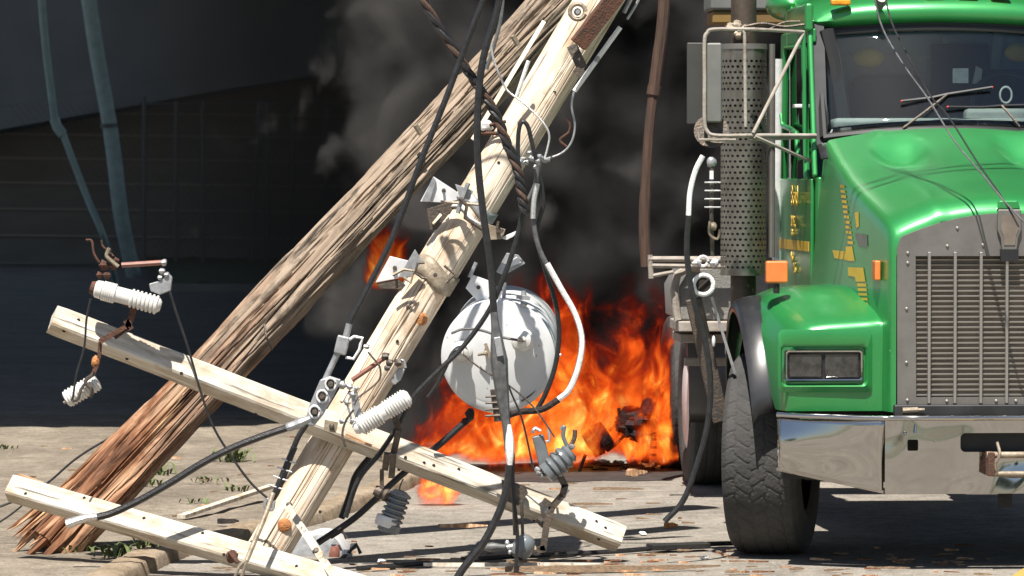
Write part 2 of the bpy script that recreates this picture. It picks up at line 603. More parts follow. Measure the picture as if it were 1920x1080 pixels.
# ---------------------------------------------------------------- ground, verge, kerb, grass strip
def ground_mat(name, c1, c2, c3, speck, sc=1.0):
    m, nt, b = newmat(name)
    N, L = nt.nodes, nt.links
    tc = N.new("ShaderNodeTexCoord")
    def nz(s, d=6, rgh=.6):
        n = N.new("ShaderNodeTexNoise")
        n.inputs["Scale"].default_value = s
        n.inputs["Detail"].default_value = d
        n.inputs["Roughness"].default_value = rgh
        L.new(tc.outputs["Object"], n.inputs["Vector"])
        return n
    a, f_, g = nz(1.3 * sc), nz(60 * sc, 4, .8), nz(9 * sc, 5, .7)
    r = N.new("ShaderNodeValToRGB")
    e = r.color_ramp.elements
    e[0].position, e[0].color = .32, (*c1, 1)
    e[1].position, e[1].color = .68, (*c3, 1)
    x = e.new(.5); x.color = (*c2, 1)
    L.new(a.outputs[0], r.inputs[0])
    r2 = N.new("ShaderNodeValToRGB")
    r2.color_ramp.elements[0].position, r2.color_ramp.elements[0].color = .3, (.45, .45, .45, 1)
    r2.color_ramp.elements[1].position, r2.color_ramp.elements[1].color = .7, (1.3, 1.3, 1.3, 1)
    L.new(f_.outputs[0], r2.inputs[0])
    mx = N.new("ShaderNodeMixRGB"); mx.blend_type = 'MULTIPLY'; mx.inputs[0].default_value = speck
    L.new(r.outputs[0], mx.inputs[1]); L.new(r2.outputs[0], mx.inputs[2])
    r3 = N.new("ShaderNodeValToRGB")
    r3.color_ramp.elements[0].position, r3.color_ramp.elements[0].color = .35, (.55, .53, .51, 1)
    r3.color_ramp.elements[1].position, r3.color_ramp.elements[1].color = .65, (1.12, 1.1, 1.08, 1)
    L.new(g.outputs[0], r3.inputs[0])
    mx2 = N.new("ShaderNodeMixRGB"); mx2.blend_type = 'MULTIPLY'; mx2.inputs[0].default_value = .7
    L.new(mx.outputs[0], mx2.inputs[1]); L.new(r3.outputs[0], mx2.inputs[2])
    L.new(mx2.outputs[0], b.inputs["Base Color"])
    b.inputs["Roughness"].default_value = .9
    b.inputs["Specular IOR Level"].default_value = .2
    bp = N.new("ShaderNodeBump"); bp.inputs["Strength"].default_value = .6; bp.inputs["Distance"].default_value = .012
    L.new(f_.outputs[0], bp.inputs["Height"])
    bp2 = N.new("ShaderNodeBump"); bp2.inputs["Strength"].default_value = .4; bp2.inputs["Distance"].default_value = .03
    L.new(g.outputs[0], bp2.inputs["Height"]); L.new(bp.outputs[0], bp2.inputs["Normal"])
    L.new(bp2.outputs[0], b.inputs["Normal"])
    return m
W['road'] = ground_mat('old asphalt', (.235, .216, .188), (.29, .267, .232), (.335, .308, .268), 1.0, .8)
W['verge'] = ground_mat('dusty gravel', (.185, .16, .125), (.25, .215, .17), (.31, .27, .215), .9)
W['kerb'] = ground_mat('worn kerb stone', (.24, .19, .13), (.34, .27, .19), (.41, .34, .26), .6, 2)
W['grass'] = mat('mown grass', (.035, .065, .018), .8, col2=(.06, .095, .03), scale=3, bump=.5)

g = MB()
xs = [-900, -60, -8, -4, 0, 4, 8, 60, 900]
ys = [-900, -60, 0, 15, 20, 25, 30, 60, 1600]
g.grid([[Vector((x, y, 0)) for x in xs] for y in ys])
struct(g.build('road', W['road'], local=True))

KL = [Vector(p) for p in ((-2.05, 17.0, 0), (-1.86, 19.4, 0), (-1.66, 20.9, 0), (-1.10, 22.7, 0), (-.64, 25.3, 0), (-.50, 27, 0), (-.4, 33, 0))]
KS = spline(KL, 10)
def kerb_x(y):
    for a, b in zip(KS, KS[1:]):
        if a.y <= y <= b.y:
            return a.x + (b.x - a.x) * (y - a.y) / (b.y - a.y)
    return KS[0].x if y < KS[0].y else KS[-1].x
g = MB()
rows = []
yy = 17.0
while yy <= 33.0:
    kx = kerb_x(yy) - .17
    row = []
    for i in range(90):
        t = (i / 89) ** 2
        x = kx - t * 13
        h = .050 + .016 * noise.noise(Vector((x * 1.3, yy * 1.3, 0))) + .010 * noise.noise(Vector((x * 6, yy * 6, 3)))
        h *= min(1, (33.0 - yy) / 1.5 + .02)
        row.append(Vector((x, yy, h)))
    rows.append(row)
    yy += .12
g.grid(rows)
struct(g.build('verge', W['verge'], sharp=180))

def kerb_stone(i0, i1, label, jit):
    rows = []
    n = 14
    for k in range(n + 1):
        t = i0 + (i1 - i0) * k / n
        a = int(min(t, len(KS) - 2)); fr = t - a
        p = KS[a].lerp(KS[a + 1], fr)
        end = .012 if k in (0, n) else 0
        prof = [(-.19, -.02), (-.185, .055), (-.16, .070), (-.06, .072), (-.01, .066), (.0, .05), (.012, .0), (.015, -.03)]
        row = []
        for (dx, z) in prof:
            w_ = Vector((p.x + dx, p.y, z))
            q = noise.noise(w_ * 3 + Vector((jit, 0, 0))) * .016 + noise.noise(w_ * 14) * .012
            row.append(w_ + Vector((q, q * .5, q if z > 0 else 0)) - Vector((0, 0, end if z > .05 else 0)))
        rows.append(row)
    m = MB()
    m.grid(rows)
    m.add(rows[0], [tuple(range(len(prof)))])
    m.add(rows[-1], [tuple(range(len(prof) - 1, -1, -1))])
    return tag(m.build('kerb_stone', W['kerb'], sharp=60, weld=True), label, 'kerb stone', 'kerb stones between gravel and road')
ends = [0, 13.5, 19, 24.5, 30.5, 37, 44, 52, 59.5]
klab = ['worn tan kerb stone at the bottom edge beside the lower crossarm', 'worn tan kerb stone beside the foot of the splintered pole',
        'broken tan kerb stone next to the foot of the pale pole', 'sandy kerb stone behind the small fallen white transformer',
        'sandy kerb stone under the hanging grey arrester', 'sandy kerb stone beside the small ground flame',
        'scorched kerb stone beside the main fire', 'far kerb stone hidden in smoke behind the fire']
for i in range(8):
    kerb_stone(ends[i] + .12, min(ends[i + 1] - .12, 59.9), klab[i], i * 7.3)

W['yellowline'] = mat('worn yellow road paint', (.42, .28, .05), .8, col2=(.26, .20, .09), scale=14, contrast=(.4, .7))
g = MB()
a, b = ground(1905, 1090, .004), ground(1950, 1060, .004)
d_ = (b - a).normalized(); n_ = Vector((d_.y, -d_.x, 0)) * .06
a2, b2 = a - d_ * 6, b + d_ * 6
g.add([a2 - n_, a2 + n_, b2 + n_, b2 - n_], [(0, 1, 2, 3)])
struct(g.build('road_marking', W['yellowline']))
W['scorch'] = mat('scorched asphalt', (.035, .03, .027), .9, col2=(.012, .011, .010), scale=6)
g = MB()
c_ = Vector((.22, 26.55, .004)); ring = []
for k in range(60):
    a_ = k / 60 * 2 * math.pi
    q_ = 1 + .35 * noise.noise(Vector((math.cos(a_) * 2.2, math.sin(a_) * 2.2, 1))) + .18 * noise.noise(Vector((math.cos(a_) * 8, math.sin(a_) * 8, 4)))
    ring.append(c_ + Vector((math.cos(a_) * 1.05 * q_, math.sin(a_) * .85 * q_, 0)))
g.add(ring, [tuple(range(60))])
struct(g.build('scorch_mark', W['scorch']))
# grass strip and far kerb
g = MB()
ga = [ground(p, q) for p, q in ((300, 543), (1500, 548), (1500, 455), (260, 470))]
rows = []
for i in range(40):
    v = i / 39
    l = ga[0].lerp(ga[3], v); r_ = ga[1].lerp(ga[2], v)
    rows.append([l.lerp(r_, u / 60) + Vector((0, 0, .10 + .05 * noise.noise(Vector((u * .9, i * .5, 0))) + random.random() * .05)) for u in range(61)])
g.grid(rows)
tag(g.build('grass_strip', W['grass'], sharp=180), 'strip of mown grass in smoke shade before the fence', 'grass', kind='stuff')
W['farkerb'] = mat('concrete kerb', (.30, .29, .27), .9, col2=(.24, .23, .22), scale=3)
g = MB()
a, b = ground(285, 546), ground(1500, 551)
g.beam(a + Vector((0, 0, .06)), b + Vector((0, 0, .06)), .16, .14)
tag(g.build('kerb', W['farkerb'], bevel=.02), 'long straight concrete kerb edging the distant grass strip', 'kerb')

# ---------------------------------------------------------------- background building, fence, poles
W['siding'] = mat('dark cladding', (.15, .142, .132), .85, col2=(.19, .18, .165), scale=.6, stretch=(1, 1, 4))
W['sidingtrim'] = mat('pale cladding seam', (.28, .265, .24), .8)
W['canopy'] = mat('grey blue sheet metal', (.17, .19, .21), .7, col2=(.13, .15, .165), scale=.5)
W['canopydark'] = mat('dark soffit', (.05, .055, .06), .8)
bt = thing('warehouse', 'long dark warehouse with horizontal cladding seams and jutting grey canopy', 'building', Vector((-12, 88, 0)))
m = MB()
m.box((-9, 92, 5), 34, 7.6, 10)
m.build('wall', W['siding'], bt)
for k in range(7):
    py = (246, 291, 337, 386, 436, 489, 205)[k]
    p0, p1 = at(-700, py - 8, 88.1), at(700, py + 14, 88.1)
    m = MB()
    m.beam(Vector((-24, 88.14, p0.z)), Vector((p1.x, 88.14, p0.z - .25)), .06, .045)
    m.build('cladding_seam', W['sidingtrim'], bt)
# sloping canopy jutting out above the wall
e0, e1 = at(-300, 292, 85.2), at(0, 243, 85.2)
e2, e3 = at(420, 168, 85.2), at(900, 96, 85.2)
m = MB()
pl = [e0, e1, e2, e3]
up_ = Vector((0, 0, 6.0))
m.prism([p + Vector((0, 0, .46)) for p in pl] + [p + up_ for p in reversed(pl)], (0, 3.1, 0))
m.build('canopy', W['canopy'], bt, sharp=20)
m = MB()
m.prism([p + Vector((0, -.07, 0)) for p in pl] + [p + Vector((0, -.07, .455)) for p in reversed(pl)], (0, 3.1, 0))
m.build('soffit', W['canopy'], bt, sharp=20)

ft = thing('chain_link_fence', 'dark chain link fence with steel posts beyond the grass strip', 'fence', Vector((-4, 84, 0)))
W['fence'] = mat('dull fence steel', (.10, .115, .12), .6, .4)
W['wiremesh'] = mat('fence wire', (.10, .10, .10), .6, .4)
for k, (px, top) in enumerate(((270, 180), (330, 190), (380, 190), (470, 190), (500, 195), (548, 205), (610, 200), (680, 200), (760, 200))):
    p = at(px, 480, 84); q = at(px + (16 if k == 3 else 0), top, 84)
    m = MB()
    m.tube([Vector((p.x, p.y, 0)), q], .045, 8)
    m.build('fence_post', W['fence'], ft)
m = MB()
q0, q1 = at(262, 195, 84), at(780, 200, 84)
m.tube([Vector((q0.x, 84, q0.z)), Vector((q1.x, 84, q0.z))], .035, 6)
m.build('top_rail', W['fence'], ft)
m = MB()
x = q0.x
while x < q1.x:
    for sgn in (1, -1):
        h = q0.z
        m.beam(Vector((x, 84 + .02 * sgn, .05)), Vector((x + sgn * h * .8, 84 + .02 * sgn, h)), .008, .008)
    x += .16
m.build('wire_mesh', W['wiremesh'], ft)

m = MB()
m.tube([at(413, 458, 100) - Vector((0, 0, .3)), at(410, 300, 100), at(404, 180, 100), at(398, -40, 100)], [.15, .15, .14, .13], 12)
tag(m.build('lamp_post', W['bluegreen']), 'dim upright grey post standing beyond the grass, in smoke shade', 'post')
m = MB()
m.tube(spline([ground(252, 520), at(228, 410, 76), at(208, 250, 76), at(180, 90, 76), at(158, -60, 76)], 6), .145, 14)
m2 = thing('leaning_mast', 'thick blue grey mast leaning left in the dark background', 'pole', ground(252, 520))
m.build('shaft', W['bluegreen'], m2)
m = MB()
p, q = at(204, 232, 76), at(204.5, 240, 76)
m.tube([p, q], .165, 14)
m.build('band', W['fence'], m2)
m2 = thing('bent_pipe', 'thin blue green pipe with a kink beside the thick mast', 'pipe', ground(215, 560))
m = MB()
pts = [ground(224, 562), at(198, 455, 60), at(165, 375, 60), at(140, 310, 60), at(116, 245, 60)]
m.tube(spline(pts, 5), .052, 10)
m.build('lower_length', W['bluegreen'], m2)
m = MB()
m.tube(spline([at(104, 235, 60), at(93, 150, 60), at(84, 70, 60), at(74, -50, 60)], 5), .058, 10)
m.build('upper_length', W['bluegreen'], m2)
m = MB()
m.tube([at(102, 222, 60), at(107, 238, 60), at(118, 252, 60)], .078, 10)
m.build('coupling', W['bluegreen'], m2)

# bushes by the fence
def bush(px, py, w, h, label, leaf, n=500):
    p = ground(px, py)
    m = MB()
    for i in range(n):
        d = Vector((random.gauss(0, .4) * w, random.gauss(0, .3) * w, abs(random.gauss(.35, .28)) * h))
        c = p + d
        a = random.random() * 6.28
        s_ = .05 + random.random() * .06
        u = Vector((math.cos(a), math.sin(a), random.uniform(-.5, .5))) * s_
        v = Vector((random.uniform(-1, 1), random.uniform(-1, 1), 1)).normalized() * s_ * .6
        m.add([c - u, c + v, c + u, c - v], [(0, 1, 2, 3)])
    t = thing('bush', label, 'bush', p)
    m.build('foliage', leaf, t)
    m = MB()
    for k in range(5):
        e = p + Vector((random.uniform(-.3, .3) * w, 0, h * .7))
        m.tube([p, (p + e) / 2 + Vector((.05, 0, 0)), e], [.02, .015, .006], 5)
    m.build('stem', W['brown'], t)
W['leafdark'] = mat('dark leaf', (.05, .075, .03), .6, col2=(.09, .11, .05), scale=4)
bush(490, 462, 1.0, 1.0, 'small dark bush at the far edge of the grass strip', W['leafdark'])
bush(575, 458, 1.2, 1.6, 'taller dark bush beside the splintered pole in the background', W['leafdark'], 700)
for i, (px, py) in enumerate(((566, 400), (520, 425))):
    m = MB()
    p = at(px, py, 92)
    m.ell(p, .22, .15, .14, jitter=.5)
    tag(m.build('plastic_bag', W['white']), ('pale plastic bag caught high in the far bush', 'small pale plastic bag caught low in the far bush')[i], 'plastic bag')

# ---------------------------------------------------------------- smoke and fire
def volmat(name, build):
    m = bpy.data.materials.new(name)
    m.use_nodes = True
    nt = m.node_tree
    nt.nodes.clear()
    out = nt.nodes.new("ShaderNodeOutputMaterial")
    sh = build(nt)
    nt.links.new(sh, out.inputs["Volume"])
    return m

class NX:
    """tiny node expression helper"""
    def __init__(s, nt):
        s.nt, s.N, s.L = nt, nt.nodes, nt.links
    def m(s, op, a, b=None, c=None, clamp=False):
        n = s.N.new("ShaderNodeMath"); n.operation = op; n.use_clamp = clamp
        for i, x in enumerate((a, b, c)):
            if x is None: continue
            if isinstance(x, (int, float)): n.inputs[i].default_value = x
            else: s.L.new(x, n.inputs[i])
        return n.outputs[0]
    def noise(s, vec, scale, detail=4, rough=.55, dist=0.0, map_scale=None, loc=None):
        if map_scale or loc:
            mp = s.N.new("ShaderNodeMapping")
            if map_scale: mp.inputs["Scale"].default_value = map_scale
            if loc: mp.inputs["Location"].default_value = loc
            s.L.new(vec, mp.inputs[0]); vec = mp.outputs[0]
        n = s.N.new("ShaderNodeTexNoise")
        n.inputs["Scale"].default_value = scale; n.inputs["Detail"].default_value = detail
        n.inputs["Roughness"].default_value = rough; n.inputs["Distortion"].default_value = dist
        s.L.new(vec, n.inputs["Vector"])
        return n.outputs[0], n.outputs[1]
    def rng(s, v, a, b, c=0, d=1, smooth=False):
        n = s.N.new("ShaderNodeMapRange")
        if smooth: n.interpolation_type = 'SMOOTHSTEP'
        s.L.new(v, n.inputs[0])
        for i, x in enumerate((a, b, c, d)):
            if isinstance(x, (int, float)): n.inputs[i + 1].default_value = x
            else: s.L.new(x, n.inputs[i + 1])
        return n.outputs[0]
    def ramp(s, v, stops):
        n = s.N.new("ShaderNodeValToRGB")
        e = n.color_ramp.elements
        e[0].position, e[0].color = stops[0][0], (*stops[0][1], 1)
        e[1].position, e[1].color = stops[-1][0], (*stops[-1][1], 1)
        for p, c in stops[1:-1]:
            x = e.new(p); x.color = (*c, 1)
        s.L.new(v, n.inputs[0])
        return n.outputs[0]

def fire_shader(nt, hx, strength=0.85, right=False, shift=.0, sc=1.0):
    """hx: [(x, top height)] outline of the fire in metres, object space"""
    q = NX(nt)
    tc = q.N.new("ShaderNodeTexCoord")
    vec = tc.outputs["Object"]
    sx = q.N.new("ShaderNodeSeparateXYZ"); q.L.new(vec, sx.inputs[0])
    x, y, z = sx.outputs
    x0, x1 = hx[0][0], hx[-1][0]
    t = q.rng(x, x0, x1)
    cv = q.N.new("ShaderNodeFloatCurve")
    c = cv.mapping.curves[0]
    hmax = max(h for _, h in hx)
    c.points[0].location = (0, hx[0][1] / hmax); c.points[1].location = (1, hx[-1][1] / hmax)
    for a, h in hx[1:-1]:
        c.points.new((a - x0) / (x1 - x0), h / hmax)
    cv.mapping.update()
    q.L.new(t, cv.inputs["Value"])
    H = q.m('MULTIPLY', cv.outputs[0], hmax)
    # rel = z / H
    rel = q.m('DIVIDE', z, q.m('MAXIMUM', H, .02))
    w1, wc = q.noise(vec, 1.6, 2, map_scale=(1, 1, .6))
    # warp
    vm = q.N.new("ShaderNodeVectorMath"); vm.operation = 'MULTIPLY_ADD'
    q.L.new(wc, vm.inputs[0]); vm.inputs[1].default_value = (.5, .5, .3); q.L.new(vec, vm.inputs[2])
    n1, _ = q.noise(vm.outputs[0], 5.0 * sc, 5, .66, .9, map_scale=(1.1, 1.1, .68))
    n2, _ = q.noise(vm.outputs[0], 1.5, 2, .5, 0, map_scale=(1.1, 1, .6), loc=(3, 1, 2))
    n = q.m('ADD', q.m('MULTIPLY', n1, .72), q.m('MULTIPLY', n2, .38))
    # threshold climbs with height
    thr = q.m('ADD', .42, q.m('MULTIPLY', q.m('POWER', q.m('MAXIMUM', rel, 0), 2.2), .21))
    side = q.m('ADD', q.rng(x, x0, x0 + .22 * (x1 - x0), .16, 0, True), q.rng(q.m('ABSOLUTE', y), .12, .42, 0, .13, True))
    if right:
        side = q.m('ADD', side, q.rng(x, x1 - .35 * (x1 - x0), x1, 0, .16, True))
        side = q.m('ADD', side, q.rng(q.m('ABSOLUTE', y), .04, right, 0, .12, True))
    d = q.m('SUBTRACT', q.m('SUBTRACT', n, thr), q.m('ADD', side, shift))
    foot, _ = q.noise(vec, 5.0, 3)
    d = q.m('SUBTRACT', d, q.rng(z, 0, q.m('MULTIPLY', foot, .30), .20, 0, True))
    f = q.rng(d, 0, .14, 0, 1, True)
    heat = q.rng(q.m('SUBTRACT', d, q.m('MULTIPLY', rel, .085)), 0.0, .25, 0, 1)
    col = q.ramp(heat, [(0.0, (.05, .003, .001)), (.20, (.26, .014, .003)), (.42, (.78, .10, .009)), (.62, (1.15, .32, .028)), (.84, (1.8, 1.15, .28))])
    em = q.N.new("ShaderNodeEmission"); q.L.new(col, em.inputs[0])
    dens = q.m('MULTIPLY', f, 14.0)
    q.L.new(q.m('MULTIPLY', dens, strength), em.inputs[1])
    ab = q.N.new("ShaderNodeVolumeAbsorption"); ab.inputs[0].default_value = (0, 0, 0, 1)
    q.L.new(dens, ab.inputs[1])
    ad = q.N.new("ShaderNodeAddShader"); q.L.new(em.outputs[0], ad.inputs[0]); q.L.new(ab.outputs[0], ad.inputs[1])
    return ad.outputs[0]

FY = 26.7
fb = Vector((0, FY, 0))
hx = [(-.78, .3), (-.5, .8), (-.3, 1.1), (0, 1.3), (.35, 1.3), (.6, 1.15), (.85, 1.4), (1.02, 1.45), (1.12, .9)]
m = MB()
rings = []
for i in range(11):
    z = 2.0 * i / 10 + .006
    k = 1 - .35 * (i / 10) ** 2
    ring = []
    for j in range(28):
        a = 2 * math.pi * j / 28
        rx, ry = (.93, .42) if i else (.93, .42)
        wob = 1 + .05 * noise.noise(Vector((math.cos(a) * 2, math.sin(a) * 2, z * 2)))
        sx_ = abs(math.cos(a)) ** .6 * (1 if math.cos(a) > 0 else -1)
        sy_ = abs(math.sin(a)) ** .6 * (1 if math.sin(a) > 0 else -1)
        ring.append(Vector((.19 + sx_ * rx * wob, sy_ * ry * k * wob, z)))
    rings.append(ring)
vs = [p for r_ in rings for p in r_]
fs = []
for i in range(10):
    for j in range(28):
        j2 = (j + 1) % 28
        fs.append((i * 28 + j, i * 28 + j2, (i + 1) * 28 + j2, (i + 1) * 28 + j))
fs += [tuple(range(27, -1, -1)), tuple(280 + j for j in range(28))]
m.add([p + fb for p in vs], fs)
fm = volmat('roaring flames', lambda nt: fire_shader(nt, hx, .95))
fo = m.build('fire', fm)
fo.location = fb; 
for v_ in fo.data.vertices: v_.co.x += MAT['fire'].translation.x; 
# keep the shader's origin at fb: vertices were stored relative to the bounding base
off = MAT['fire'].translation - fb
for v_ in fo.data.vertices:
    v_.co.x += off.x - MAT['fire'].translation.x
    v_.co.y += off.y
    v_.co.z += off.z
tag(fo, 'roaring orange fire on the road between the pole and the green truck', 'fire', kind='stuff')
fm.cycles.volume_step_rate = .7 if hasattr(fm.cycles, 'volume_step_rate') else 1

# small ground flame at the kerb
gp = ground(822, 948)
m = MB()
m.box(gp + Vector((0, 0, .14)), .36, .16, .26)
sm = volmat('low flames', lambda nt: fire_shader(nt, [(-.18, .12), (-.1, .2), (0, .2), (.1, .22), (.18, .12)], 1.2, .08, -.09, 2.0))
fo2 = m.build('ground_flame', sm)
tag(fo2, 'low orange flame licking along the ground below the crossarm', 'flame', kind='stuff')
# tall dark red flames glimpsed behind the poles
rp = Vector((at(728, 500, 27.6).x, 27.6, 1.0))
m = MB()
m.box(rp + Vector((0, 0, 0.65)), .42, .35, 1.0)
rm = volmat('dark red flames', lambda nt: fire_shader(nt, [(-.21, .4), (-.1, .6), (0, .7), (.1, .8), (.21, .6)], .30, .17, -.02))
fo3 = m.build('red_flame', rm)
tag(fo3, 'dim red flame seen in the smoke left of the pale pole', 'flame', kind='stuff')

def smoke_shader(nt):
    q = NX(nt)
    tc = q.N.new("ShaderNodeTexCoord")
    vec = tc.outputs["Object"]
    sx = q.N.new("ShaderNodeSeparateXYZ"); q.L.new(vec, sx.inputs[0])
    x, y, z = sx.outputs
    _, wc = q.noise(vec, .9, 2)
    vm = q.N.new("ShaderNodeVectorMath"); vm.operation = 'MULTIPLY_ADD'
    q.L.new(wc, vm.inputs[0]); vm.inputs[1].default_value = (.9, .9, .9); q.L.new(vec, vm.inputs[2])
    n1, _ = q.noise(vm.outputs[0], 1.5, 4, .5)
    left = q.m('ADD', q.rng(x, -1.8, -.5, .37, 0, True), q.rng(x, 2.7, 3.4, 0, .4, True))
    left = q.m('ADD', left, q.m('ADD', q.rng(z, 4.3, 5.0, 0, .4, True), q.m('ADD', q.rng(y, 0, .8, .3, 0, True), q.rng(y, 3.2, 4.0, 0, .3, True))))
    low = q.rng(z, .2, 1.4, .05, 0, True)
    d = q.m('SUBTRACT', q.m('SUBTRACT', n1, q.m('ADD', left, low)), .33)
    dens = q.rng(d, 0, .14, 0, 8.5, True)
    vol = q.N.new("ShaderNodeVolumePrincipled")
    col = q.ramp(n1, [(.44, (.03, .03, .031)), (.66, (.12, .118, .116))])
    q.L.new(col, vol.inputs["Color"])
    vol.inputs["Anisotropy"].default_value = 0
    q.L.new(dens, vol.inputs["Density"])
    return vol.outputs[0]
m = MB()
s0, s1 = Vector((-2.4, 28.0, .05)), Vector((3.4, 32.0, 5.0))
m.box((s0 + s1) / 2, s1.x - s0.x, s1.y - s0.y, s1.z - s0.z)
smk = volmat('billowing smoke', smoke_shader)
so_ = m.build('smoke', smk)
for v_ in so_.data.vertices:
    v_.co += MAT['smoke'].translation - Vector((0, 28, 0))
so_.location = (0, 28, 0)
tag(so_, 'dense black and grey smoke billowing behind the fire and poles', 'smoke', kind='stuff')

# thin black smoke added to darken the background behind the splintered pole
def veil_shader(nt):
    q = NX(nt)
    tc = q.N.new("ShaderNodeTexCoord"); vec = tc.outputs["Object"]
    sx = q.N.new("ShaderNodeSeparateXYZ"); q.L.new(vec, sx.inputs[0])
    x, y, z = sx.outputs
    n1, _ = q.noise(vec, .8, 2)
    d = q.m('MULTIPLY', q.rng(x, -3.9, -1.3, 0, 1, True), q.rng(z, .1, 1.5, .45, 1, True))
    d = q.m('MULTIPLY', d, q.rng(n1, .3, .7, .65, 1.25))
    vol = q.N.new("ShaderNodeVolumePrincipled")
    vol.inputs["Color"].default_value = (.10, .09, .085, 1)
    q.L.new(q.m('MULTIPLY', d, 1.0), vol.inputs["Density"])
    return vol.outputs[0]
m = MB(); m.box((-.2, 33.9, 2.6), 7.8, 2.2, 5.2)
vo = m.build('darkening_smoke', volmat('thin black smoke', veil_shader))
for v_ in vo.data.vertices: v_.co += MAT['darkening_smoke'].translation - Vector((0, 33, 0))
vo.location = (0, 33, 0)
tag(vo, 'thin black smoke added to darken the background behind the splintered pole', 'smoke', kind='stuff')

# the plume that drifts overhead and shades the street beyond the fire
W['plume'] = mat('black smoke plume', (.03, .028, .027), 1.0, col2=(.06, .056, .054), scale=.3, spec=0)
m = MB()
rnd = random.Random(4)
def billow(c, r):
    m.ell(c, r, r, r * .7, 18, 12, .5)
for i in range(44):
    billow(Vector((rnd.uniform(-5.5, 4), rnd.uniform(28.5, 36), 6.6 + rnd.uniform(0, 4))), rnd.uniform(1.2, 2.0))  # near billows added out of view to shade the smoke below
for gx in range(-3, 3):
    for gy in range(0, 8):
        c = Vector((gx * 6.2 + rnd.uniform(-1.5, 1.5), 38 + gy * 6.0 + rnd.uniform(-1.5, 1.5), 15 + gy * 1.3 + rnd.uniform(-1.2, 1.2)))
        billow(c, rnd.uniform(4.6, 6.2))
for gx in range(-9, 8):
    c = Vector((gx * 3.2, 33.5 + rnd.uniform(-.8, .8), 12 + rnd.uniform(-.6, 1)))
    billow(c, rnd.uniform(3.0, 3.6))
tag(m.build('smoke_plume', W['plume'], sharp=180), 'black smoke plume drifting overhead beyond the fire', 'smoke', kind='stuff')
# lawn behind the viewer, with unseen trees added for the chrome to reflect
m = MB()
m.grid([[Vector((x, y, .03 + .03 * noise.noise(Vector((x * .3, y * .3, 0))))) for x in range(-60, 61, 4)] for y in range(-60, -7, 4)])
struct(m.build('lawn', W['grass'], sharp=180))
W['leaf'] = mat('tree leaf', (.045, .085, .022), .55, col2=(.08, .12, .035), scale=1.5)
rnt = random.Random(21)
for i, (x, y, h, lab) in enumerate(((-16, -14, 7, 'broad unseen tree added at the left behind the viewer for reflections'), (-6, -22, 9, 'tall unseen tree added behind the viewer for reflections'), (4, -16, 6.5, 'small unseen tree added right behind the viewer for reflections'), (13, -24, 9, 'tall unseen tree added at the right behind the viewer for reflections'))):
    t = thing('tree', lab, 'tree', Vector((x, y, 0)))
    m = MB(); m.tube([Vector((x, y, 0)), Vector((x + .1, y, h * .3)), Vector((x - .1, y, h * .6)), Vector((x, y, h * .8))], [.22, .17, .11, .04], 10)
    m.build('trunk', W['brown'], t)
    m = MB()
    for k in range(1500):
        d = Vector((rnt.gauss(0, 1), rnt.gauss(0, 1), rnt.gauss(0, 1))).normalized() * rnt.uniform(.55, 1)
        c = Vector((x + d.x * h * .36, y + d.y * h * .36, h * .62 + d.z * h * .38))
        s_ = rnt.uniform(.14, .30); u = Vector((rnt.uniform(-1, 1), rnt.uniform(-1, 1), rnt.uniform(-.6, .6))).normalized() * s_
        v = u.cross(Vector((rnt.uniform(-1, 1), rnt.uniform(-1, 1), 1))).normalized() * s_ * .6
        m.add([c - u, c + v, c + u, c - v], [(0, 1, 2, 3)])
    m.build('crown', W['leaf'], t, sharp=180)
# ---------------------------------------------------------------- poles
def frame_along(p0, p1):
    """matrix with local Z from p0 to p1, local -Y turned to the camera"""
    z = (p1 - p0).normalized()
    y = Vector((0, 1, 0)); y = (y - z * y.dot(z)).normalized()
    x = y.cross(z)
    M = Matrix.Identity(4)
    for i, c in enumerate((x, y, z)):
        for k in range(3):
            M[k][i] = c[k]
    M.translation = p0
    return M

def pole_mb(Lg, rfun, n=120, nz=150):
    m = MB()
    vs, fs = [], []
    for i in range(nz + 1):
        z = Lg * i / nz
        for k in range(n):
            a = 2 * math.pi * k / n
            r = rfun(a, z)
            vs.append(Vector((r * math.cos(a), r * math.sin(a), z)))
    for i in range(nz):
        for k in range(n):
            k2 = (k + 1) % n
            fs.append((i * n + k, i * n + k2, (i + 1) * n + k2, (i + 1) * n + k))
    fs += [tuple(range(n - 1, -1, -1)), tuple(nz * n + k for k in range(n))]
    return m.add(vs, fs)

def crackf(a, z, seed, ka, kz, width):
    q = noise.noise(Vector((math.cos(a) * ka + seed, math.sin(a) * ka, z * kz)))
    return max(0.0, 1 - abs(q) / width)

# --- splintered pole
A0 = at(95, 1030, 20.55); A1 = at(1215, -175, 22.2)
A0.z = max(A0.z, .03)
MA = frame_along(A0, A1); LA = (A1 - A0).length
pA = thing('utility_pole', 'brown splintered utility pole with shattered orange lower end leaning across the pale pole', 'utility pole', MA)
def rA(a, z):
    ca, sa = math.cos(a), math.sin(a)
    r = .142 - .004 * z / LA
    if z < 1.0: r *= 1 + .06 * (1 - z)
    r += .026 * noise.noise(Vector((ca * 1.6, sa * 1.6, z * .5)))
    r += .013 * noise.noise(Vector((ca * 5 + 4, sa * 5, z * 1.3)))
    r += .006 * noise.noise(Vector((ca * 9 + 4, sa * 9, z * 4)))
    r -= .026 * crackf(a, z, 2, 1.9, .55, .07)
    r -= .011 * crackf(a, z, 12, 4.5, 1.3, .09)
    r -= .016 * crackf(a, z, 31, 2.8, .45, .05)
    return r
pole_mb(LA, rA, 180, 170).build('shaft', W['split'], pA, local=True, sharp=32)
rnd = random.Random(3)
